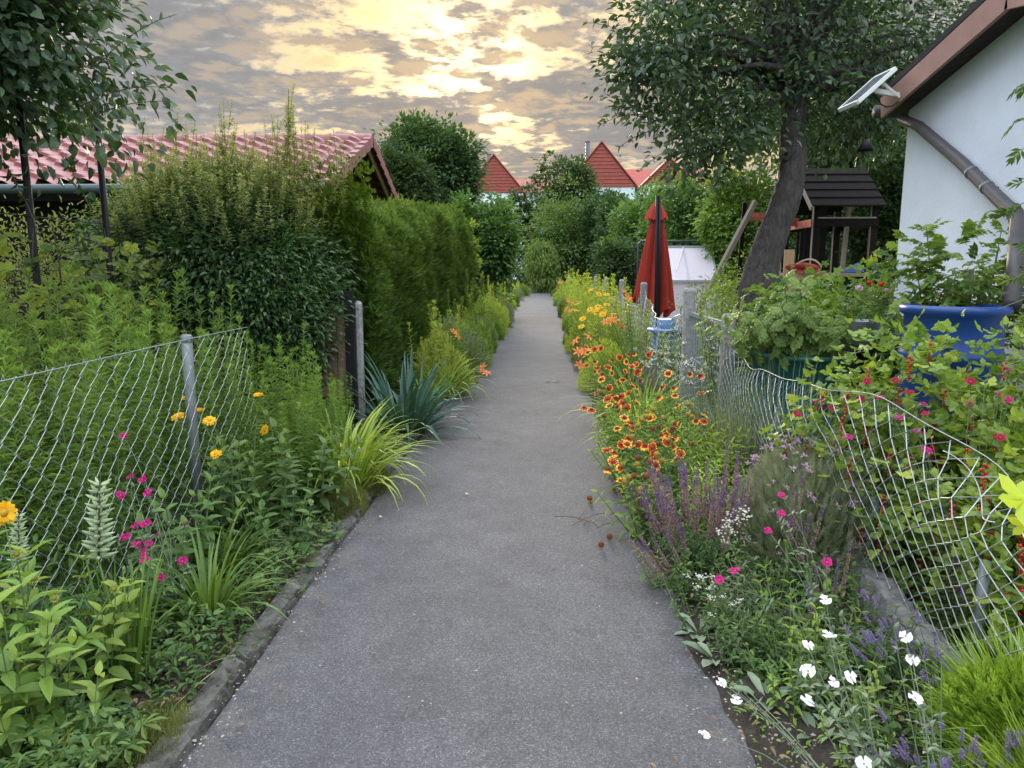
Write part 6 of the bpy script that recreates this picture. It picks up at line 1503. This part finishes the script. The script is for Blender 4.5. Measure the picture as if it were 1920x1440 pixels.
# leafy phlox with tall willow-like leaves
BB = broadplant(.50, 16, .22, .085, .026, 'lf_young', 11, LANCE3)
scatter([BB, broadplant(.46, 18, .24, .07, .02, 'lf_goldenrod_far', 12, LANCE3)], 'bushy_plant', 'bushy light green plant among the blanket flowers', 'plant', 'bushy plants among the blanket flowers', [(.92, 5.9, 1), (1.2, 5.6, 1.05), (1.05, 5.2, .95), (1.35, 5.1, 1.0), (.98, 4.85, .9), (1.22, 4.45, .95), (1.38, 5.6, 1.0), (.9, 4.45, .8), (1.15, 6.1, 1.1), (1.38, 6.3, 1.0), (.80, 5.2, .75), (.86, 6.6, .9)])
PHX = broadplant(.62, 6, .10, .11, .026, 'lf_young', 14, LANCE3, (.0, .9), .06)
for x, y, s, lab in ((1.27, 4.75, 1.0, 'fresh green leafy phlox without flowers, right of the blanket flowers'), (1.15, 5.0, .85, 'shorter leafy phlox behind the blanket flowers'), (1.33, 4.25, .78, 'bright yellow-green leafy phlox near the wire fence'), (1.10, 4.35, .6, 'low leafy phlox between blanket flowers and sage')):
    o = thing('phlox', lab, 'plant', (x, y, 0), U(1, 0, 6)[0], s); place(PHX, 'foliage', o)
# purple sage
def sage(label, root, n, rad, h0, lean=(0, 0), s=1.0, lo=0):
    root = Vector(root); o = thing('purple_sage', label, 'flower', root); mb = MB(); tips = []
    for k in range(n):
        a = random.uniform(0, 6.28); r_ = rad * math.sqrt(random.random()); h_ = h0 * random.uniform(.6, 1.1)
        b_ = Vector((r_ * math.cos(a) * .4, r_ * math.sin(a) * .4, 0)); t_ = Vector((r_ * math.cos(a) + lean[0] * h_, r_ * math.sin(a) + lean[1] * h_, h_ * .55))
        leafy_stem(mb, curve(b_, t_, (0, 0, .02), 5), 14, .060, .024, LANCE3, 'lf_salvia', .002, whorl=2, t0=.1, el=(0, .7)); d_ = (t_ - b_).normalized() + Vector((0, 0, .5)); tips.append((t_, d_))
    mb.build('foliage', o)
    for i, (t_, d_) in enumerate(tips):
        put_flower('salvia%d' % random.choice((0, 0, 1, 2)), o, t_, d_, s * random.uniform(.8, 1.1))
    place(cushion(.5, .5, 900, .06, .026, 'lf_salvia', LANCE3), 'leaves', o, None, None, (rad * 1.6, rad * 1.6, h0 * .55))
sage('purple sage with many fading spikes at the right path edge', (.80, 3.62, 0), 34, .17, .50, (-.10, -.05), 1.1)
sage('purple sage clump right behind the first, with brownish spent spikes', (.96, 3.8, 0), 20, .13, .48, (0, 0), 1.1)
sage('purple sage spikes close to the slack wire mesh', (1.24, 3.45, 0), 6, .08, .46, (.05, 0))
sage('sage spikes sprawling low over the asphalt edge', (.76, 3.4, 0), 7, .10, .26, (-.55, -.1), .85)
sage('small purple sage beside the blanket flowers, overhanging the path', (.72, 4.15, 0), 6, .08, .30, (-.4, 0), .9)
sage('faded sage behind the light green daylily clump', (1.15, 7.6, 0), 16, .16, .55, (0, 0), 1.1)
sage('spent sage spikes in front of the slack fence, near the white campion', (1.22, 2.95, 0), 7, .09, .34, (0, 0), .8)
sage('spent sage behind the fence near the pipe post', (1.75, 2.95, 0), 6, .06, .55, (0, 0), .8)
# bushy weeds below the sage
WD = [broadplant(.30, 12, .13, .062, .024, 'lf_salvia', 7, LANCE3), broadplant(.26, 12, .14, .055, .026, 'lf_broad', 6), broadplant(.32, 9, .12, .070, .024, 'lf_young', 7, LANCE3)]
wspots = [(.80, 2.9, .8), (.84, 2.68, .75), (.92, 2.45, .75), (1.05, 2.55, 1.0), (1.22, 2.35, .9), (1.0, 2.1, .5), (1.1, 1.95, .5), (.76, 3.15, .8), (.66, 3.5, .8), (.72, 4.0, .8), (.70, 4.5, .8), (.72, 4.9, .9), (.70, 5.4, .9), (.72, 6.0, 1.0), (.70, 6.6, 1.0), (.85, 2.75, .8), (.93, 2.95, 1.05), (1.05, 2.75, 1.1), (1.2, 2.6, 1.1), (.98, 2.55, .8), (1.12, 2.4, .9), (1.0, 3.15, 1.0), (1.16, 3.15, 1.15), (1.02, 2.25, .6), (1.18, 2.15, .6), (.9, 3.8, .9), (1.36, 3.85, 1.1)]
scatter(WD, 'leafy_weed', 'bushy knee-high green weed between the sage and the white campion', 'plant', 'weeds in the right bed', wspots)
for x, y, s, lab in ((.84, 2.50, 1.0, 'grey-green campion rosette at the asphalt edge'), (.95, 2.30, .85, 'smaller campion rosette in front of the first'), (.72, 2.80, 1.0, 'broad-leaved rosette lying over the asphalt edge below the sage'), (.70, 3.02, .9, 'second broad-leaved rosette over the asphalt edge below the sage'), (1.12, 2.0, .7, 'flat green rosette on the bare soil at the bottom')):
    o = thing('campion_rosette', lab, 'plant', (x, y, 0), 0, s); place(rosette(16, .13, .048, 'lf_silver' if s > .75 else 'lf_broad', OBOV, (.05, 1.0)), 'leaves', o)
# white campion, foreground
wp = [(1548, 1124, 2.35), (1515, 1210, 2.15), (1555, 1190, 2.2), (1515, 1258, 2.05), (1563, 1278, 2.05), (1595, 1270, 2.1), (1515, 1314, 1.98), (1698, 1193, 2.15), (1711, 1238, 2.1), (1716, 1308, 2.0), (1352, 1280, 2.1), (1381, 1312, 2.05), (1320, 1376, 1.95), (1620, 1432, 1.85)]
W_ = [at(*q) for q in wp]
campion('white rose campion with open white flowers in the bottom right foreground', (1.02, 2.0, 0), W_[:7] + [W_[13]], ('lych_white',), 1.02, 8, 10, .055, .022, 'white_campion')
campion('white rose campion branch with three flowers nearest the wire fence', (1.16, 1.9, 0), W_[7:10], ('lych_white',), 1.02, 4, 10, .05, .02, 'white_campion')
campion('thin campion stems with small white flowers leaning over the path edge', (.93, 1.78, 0), W_[10:13], ('lych_white',), .85, 3, 8, .04, .016, 'white_campion')
# magenta campions behind the right fence and in the bed
mg = [(1495, 776, 3.9), (1560, 765, 3.8), (1625, 715, 3.7), (1613, 748, 3.7), (1680, 713, 3.6), (1685, 757, 3.55), (1731, 757, 3.5), (1820, 715, 3.2), (1890, 693, 3.2), (1873, 740, 3.2), (1817, 757, 3.2), (1730, 813, 3.2), (1685, 783, 3.4), (1592, 820, 3.5), (1738, 845, 3.1), (1876, 820, 3.0), (1718, 808, 3.3), (1650, 745, 3.5), (1890, 750, 3.1), (1735, 775, 3.3), (1706, 735, 3.5)]
mgp = [at(*q) for q in mg]
campion('crimson and magenta campion flowers standing behind the slack fence, left group', (1.78, 3.7, 0), [q for q in mgp if q.y > 3.45], ('lych_mag', 'lych_crim', 'lych_crim'), 1.15, 8, 8)
campion('crimson and magenta campion flowers standing behind the slack fence, right group', (1.95, 3.15, 0), [q for q in mgp if q.y <= 3.45], ('lych_mag', 'lych_crim'), 1.15, 8, 8)
campion('single magenta campion with pale stems low at the sage', (1.12, 2.9, 0), [at(1349, 1087, 2.8), at(1378, 1070, 2.85), at(1551, 1054, 2.6)], ('lych_mag',), 1.1, 2, 7)
campion('magenta campion on a tall stem in front of the wire mesh', (1.28, 3.0, 0), [at(1465, 963, 2.95), at(1440, 995, 2.9), at(1465, 928, 3.0)], ('lych_mag',), .95, 3, 9)
# feathery grey-green bush with pink ragged flowers
fb = thing('feathery_bush', 'feathery grey-green bush with ragged pink flowers inside the slack fence', 'bush', (1.48, 3.95, 0))
place(cushion(.46, .62, 7500, .085, .07, 'lf_feather', NEEDLES, .9), 'foliage', fb)
for k in range(95):
    a = random.uniform(2.4, 5.9); e = random.uniform(.1, 1.45); put_flower('pink', fb, (.47 * math.cos(a) * math.cos(e), .47 * math.sin(a) * math.cos(e), .68 * math.sin(e) + .02), s=random.uniform(1.1, 1.7))
fb = thing('feathery_bush', 'taller grassy grey-green bush beside the near gate post', 'bush', (1.48, 5.3, 0))
mb = MB(); n = 420; a = U(n, 0, 6.28); rr = .22 * np.sqrt(U(n)); e = U(n, 1.15, 1.55)
blades(mb, np.stack([rr * np.cos(a), rr * np.sin(a), np.zeros(n)], 1), a, e, U(n, .45, .85), .006, U(n, .0, .4), 'lf_feather', 5)
mb.build('foliage', fb); place(cushion(.30, .50, 3000, .08, .05, 'lf_feather', NEEDLES, 1.2), 'foliage', fb)
hs_ = thing('horsetail', 'thin upright grey-green stalks growing through the top of the slack fence', 'plant', (1.72, 5.1, 0)); mb = MB(); n = 150
a = U(n, 0, 6.28); rr = .34 * np.sqrt(U(n)); blades(mb, np.stack([rr * np.cos(a), rr * np.sin(a) * 1.3, np.zeros(n)], 1), a, U(n, 1.35, 1.57), U(n, .75, 1.08), .008, U(n, 0, .25), 'lf_silver', 4, fold=.5); mb.build('stalks', hs_)
# lavender
def lav(label, root, n, rad, h0, lean):
    root = Vector(root); o = thing('lavender', label, 'flower', root); mb = MB(); tips = []
    for k in range(n):
        a = random.uniform(0, 6.28); r_ = rad * math.sqrt(random.random()); h_ = h0 * random.uniform(.6, 1.1)
        b_ = (r_ * math.cos(a) * .3, r_ * math.sin(a) * .3, 0); t_ = Vector((r_ * math.cos(a) + lean[0] * h_, r_ * math.sin(a) + lean[1] * h_, h_ * .8)); mb.tube(curve(b_, t_, (0, 0, .03), 5), .0011, 'lf_salvia', 4); tips.append((t_, t_ - Vector(b_)))
    mb.build('stems', o)
    for t_, d_ in tips: put_flower('lav%d' % random.randrange(2), o, t_, d_, random.uniform(.8, 1.15))
    place(cushion(.5, .5, 900, .05, .03, 'lf_silver', NEEDLES, .8), 'foliage', o, None, None, (rad, rad, h0 * .6))
lav('lavender with purple heads lying against the concrete footing', (1.40, 2.45, 0), 34, .16, .38, (-.35, .2))
lav('lavender with purple heads at the bottom behind the white campion', (1.22, 2.0, 0), 24, .16, .26, (-.3, 0))
lav('sparse lavender stalks under the yellow-green needle bush', (1.38, 1.9, 0), 18, .15, .26, (-.1, -.1))
lav('lavender stalks rising behind the slack wire mesh', (1.72, 2.75, 0), 9, .08, .52, (0, 0))
# yellow-green santolina bush bottom right
for x, y, r_, h_, lab in ((1.62, 2.22, .33, .44, 'bright yellow-green needle-leaved bush at the right edge by the footing'), (1.50, 1.85, .30, .28, 'lower yellow-green needle-leaved bush in the bottom right corner')):
    o = thing('santolina_bush', lab, 'bush', (x, y, 0)); mb = MB(); n = 800; d = randdir(n); d[:, 2] = np.abs(d[:, 2]); az = np.arctan2(d[:, 1], d[:, 0])
    blades(mb, d * (r_, r_, h_) * .35, az + U(n, -.5, .5), np.arcsin(np.clip(d[:, 2], 0, .98)) + U(n, 0, .4), U(n, .5, .9) * r_ * 1.25, .010, U(n, -.2, .7), 'lf_santolina', 4)
    mb.build('foliage', o); place(cushion(r_ * .95, h_ * .9, 3600, .055, .045, 'lf_santolina', SPRAY, .6), 'leaves', o)
    mb = MB(); mb.tube([(0, 0, 0), (.02, .01, h_ * .6)], .012, 'stem_brown', 6); mb.build('stem', o)

# ================================================================ BEHIND THE RIGHT FENCE
# redcurrant bushes with fruit
def currant(label, root, blobs, nc, nb):
    root = np.array(root, float); o = thing('redcurrant_bush', label, 'bush', root); mb = MB(); bl_ = [Blob(c_, r_, .2) for c_, r_ in blobs]
    C = crown(mb, bl_, nc, 9, .06, .070, .072, LOBED3, 'lf_currant', .35, .25, .7, .7); mb.build('foliage', o)
    mb = MB(); sel_ = C[rng.choice(len(C), 22)]
    for q in sel_: mb.tube(curve((q[0] * .2, q[1] * .2, 0), q, (0, 0, .05), 6), np.linspace(.007, .002, 6), 'stem_brown', 5)
    mb.build('branches', o)
    for k in range(nb):
        b_ = bl_[k % len(bl_)]; P, d, u_ = b_.pts(1, .8); q = P[0]; q[1] = b_.c[1] - abs(q[1] - b_.c[1]) * 1.12; q[0] = b_.c[0] - abs(q[0] - b_.c[0]) if k % 2 else q[0]; put_flower('berries', o, q, (0, 0, 1), random.uniform(1.1, 1.5))
currant('redcurrant bush heavy with red berries in front of the blue barrel', (2.12, 3.72, 0), [((-.12, .1, .95), (.30, .3, .38)), ((.2, 0, .70), (.42, .35, .48)), ((-.15, -.1, .45), (.42, .35, .42)), ((-.38, .35, .62), (.3, .35, .5)), ((.45, -.1, .85), (.3, .3, .3))], 400, 95)
currant('lower redcurrant bush close behind the buckled part of the wire mesh', (1.98, 2.95, 0), [((0, 0, .52), (.33, .38, .42)), ((.15, .2, .75), (.25, .3, .28)), ((-.02, -.25, .35), (.25, .3, .3))], 220, 70)
# tomato in a pot by the wall, potato foliage in the teal tub
tm = thing('tomato_plant', 'tall tomato plant beside the white wall above the blue barrel', 'plant', (2.62, 4.62, .0)); mb = MB()
for k in range(13):
    a_ = k * .9; top = (.34 * math.cos(a_), .10 * math.sin(a_), 1.62 + .24 * math.sin(k * 1.9)); leafy_stem(mb, curve((0, 0, .1), top, (0, 0, 0), 7), 34, .18, .16, COMPOUND, 'lf_tomato', .007, t0=.55, el=(-.1, .6), grow=(1, .7))
crown(mb, [Blob((-.05, 0, 1.5), (.34, .22, .26), .25)], 26, 6, .07, .15, .14, COMPOUND, 'lf_tomato', .2, .5); mb.build('foliage', tm); mb = MB(); mb.beam((.02, .02, 0), (.02, .02, 1.60), .022, .022, 'plank_grey'); mb.beam((-.12, .03, 0), (-.10, .03, 1.55), .022, .022, 'plank_grey'); mb.build('stakes', tm)
mb = MB(); mb.lathe([(0, -.02), (.14, -.02), (.18, .26), (.19, .27), (.17, .27), (0, .24)], 'dark_inside', 20); mb.build('pot', tm)
pp = thing('potato_plants', 'dense bright green leafy growth rising from the teal tub', 'plant', (2.08, 5.75, .88)); mb = MB()
for k in range(46):
    a_ = U(1, 0, 6.28)[0]; r_ = .36 * math.sqrt(rng.random()); x, y = r_ * math.cos(a_), r_ * math.sin(a_); hh = .66 * U(1, .35, 1.05)[0]
    leafy_stem(mb, curve((x, y, 0), (x * 2.35, y * 2.2, hh), (0, 0, .04), 6), 17, .17, .16, COMPOUND, 'lf_tomato', .005, t0=.15, el=(-.6, .6), grow=(1, .6))
mb.build('foliage', pp)
pp = thing('potato_plants', 'bright green leafy plants overhanging the gate post left of the teal tub', 'plant', (1.92, 6.75, 0)); mb = MB()
for k in range(20):
    a_ = U(1, 0, 6.28)[0]; r_ = .25 * math.sqrt(rng.random()); x, y = r_ * math.cos(a_), r_ * math.sin(a_); hh = 1.32 * U(1, .7, 1.05)[0]
    leafy_stem(mb, curve((x, y, 0), (x * 1.9, y * 1.7, hh), (0, 0, .04), 6), 18, .16, .15, COMPOUND, 'lf_tomato', .006, t0=.3, el=(-.2, .7), grow=(1, .6))
mb.build('foliage', pp)
for x, y, zc_, s, lm, lab in ((2.9, 8.0, 1.15, 1, 'lf_tomato', 'leafy shrub between the teal tub and the apple trunk'), (3.5, 7.6, 1.25, 1.05, 'lf_vine', 'shrub with maple-like leaves right of the play tower'), (2.2, 9.2, 1.0, .9, 'lf_currant', 'climbing shrub left of the apple trunk'), (3.1, 6.6, 1.0, .9, 'lf_broad', 'dark leafy plant in front of the hut corner'), (2.75, 10.0, 1.2, 1.1, 'lf_currant', 'small-leaved climbing rose over the sloping swing leg')):
    big = lm in ('lf_vine', 'lf_broad', 'lf_tomato')
    tree('shrub', lab, 'shrub', (x, y, 0), [((x, y, zc_), (.45 * s, .45 * s, .5 * s), .25), ((x + .25, y, zc_ * .6), (.5 * s, .4 * s, .5 * s), .25), ((x - .3, y - .1, zc_ * .55), (.4 * s, .4 * s, .5 * s), .25)], lm, 170 if big else 330, 10 if big else 16, .08, .10 if big else .045, .10 if big else .028, LOBED if big else OVATE, .02, 12)
# maple shoot poking in at the right edge
mp = thing('maple_seedling', 'yellow-green maple leaves poking in at the right edge in the foreground', 'plant', (1.62, 1.62, 0)); org = Vector((1.62, 1.62, 0))
mb = MB(); tips = [at(1905, 925, 2.1), at(1960, 900, 2.1), at(1930, 985, 2.05), at(1890, 960, 2.15)]
for q in tips: mb.tube(curve((0, 0, 0), q + Vector((.08, 0, -.02)) - org, (.05, 0, .05), 6), .003, 'stem_green', 5)
mb.build('stem', mp)
for q, s, fd in zip(tips, (.15, .14, .11, .08), ((-1, -.2, .1), (.6, -.2, .5), (-.6, -.4, -.5), (-.8, -.1, -.6))):
    mb = MB(); mb.tpl(MAPLE, [tuple(q + Vector((.08, 0, -.02)) - org)], fd, (.1, -.7, .7), s, s * 1.1, 'lf_maple'); mb.build('leaf', mp)
# cedar-like branches entering at the right edge
cd = thing('conifer', 'slender feathery conifer whose fine twig tips hang in at the right edge before the hut', 'tree', (2.45, 2.75, 0)); org = Vector((2.45, 2.75, 0)); mb = MB()
mb.tube([(0, 0, 0), (.03, .03, 1.3), (0, 0, 2.75)], [.035, .028, .008], 'bark', 7); mb.build('trunk', cd); mb = MB()
tips = [tuple(at(px, py, 3.0) - org) for (px, py) in ((1905, 165), (1900, 232), (1905, 285), (1898, 350), (1885, 395), (1880, 530), (1870, 580), (1895, 610), (1900, 680), (1905, 470))]
for k in range(70):
    z_ = .35 + 2.35 * k / 70; a_ = k * 2.4; r_ = (.16 + .30 * (1 - z_ / 2.9)) * random.uniform(.7, 1.1); q_ = (r_ * math.cos(a_), r_ * math.sin(a_), z_ - .12)
    if q_[0] > -.12: tips.append(q_)
for e_ in tips:
    b_ = Vector((.02, .02, min(2.6, e_[2] + .16))); P_ = curve(b_, e_, (0, 0, .05), 7); mb.tube(P_, np.linspace(.005, .0015, 7), 'stem_green', 4)
    m = 22; t_ = U(m, .25, 1); P2_ = np.stack([np.interp(t_, np.linspace(0, 1, 7), P_[:, c_]) for c_ in range(3)], 1); mb.tpl(SPRAY, P2_, unit(np.array(e_) - np.array(tuple(b_))) + randdir(m) * .8 - (0, 0, .3), randdir(m), U(m, .05, .09), U(m, .05, .09), 'lf_thuja')
mb.build('foliage', cd)
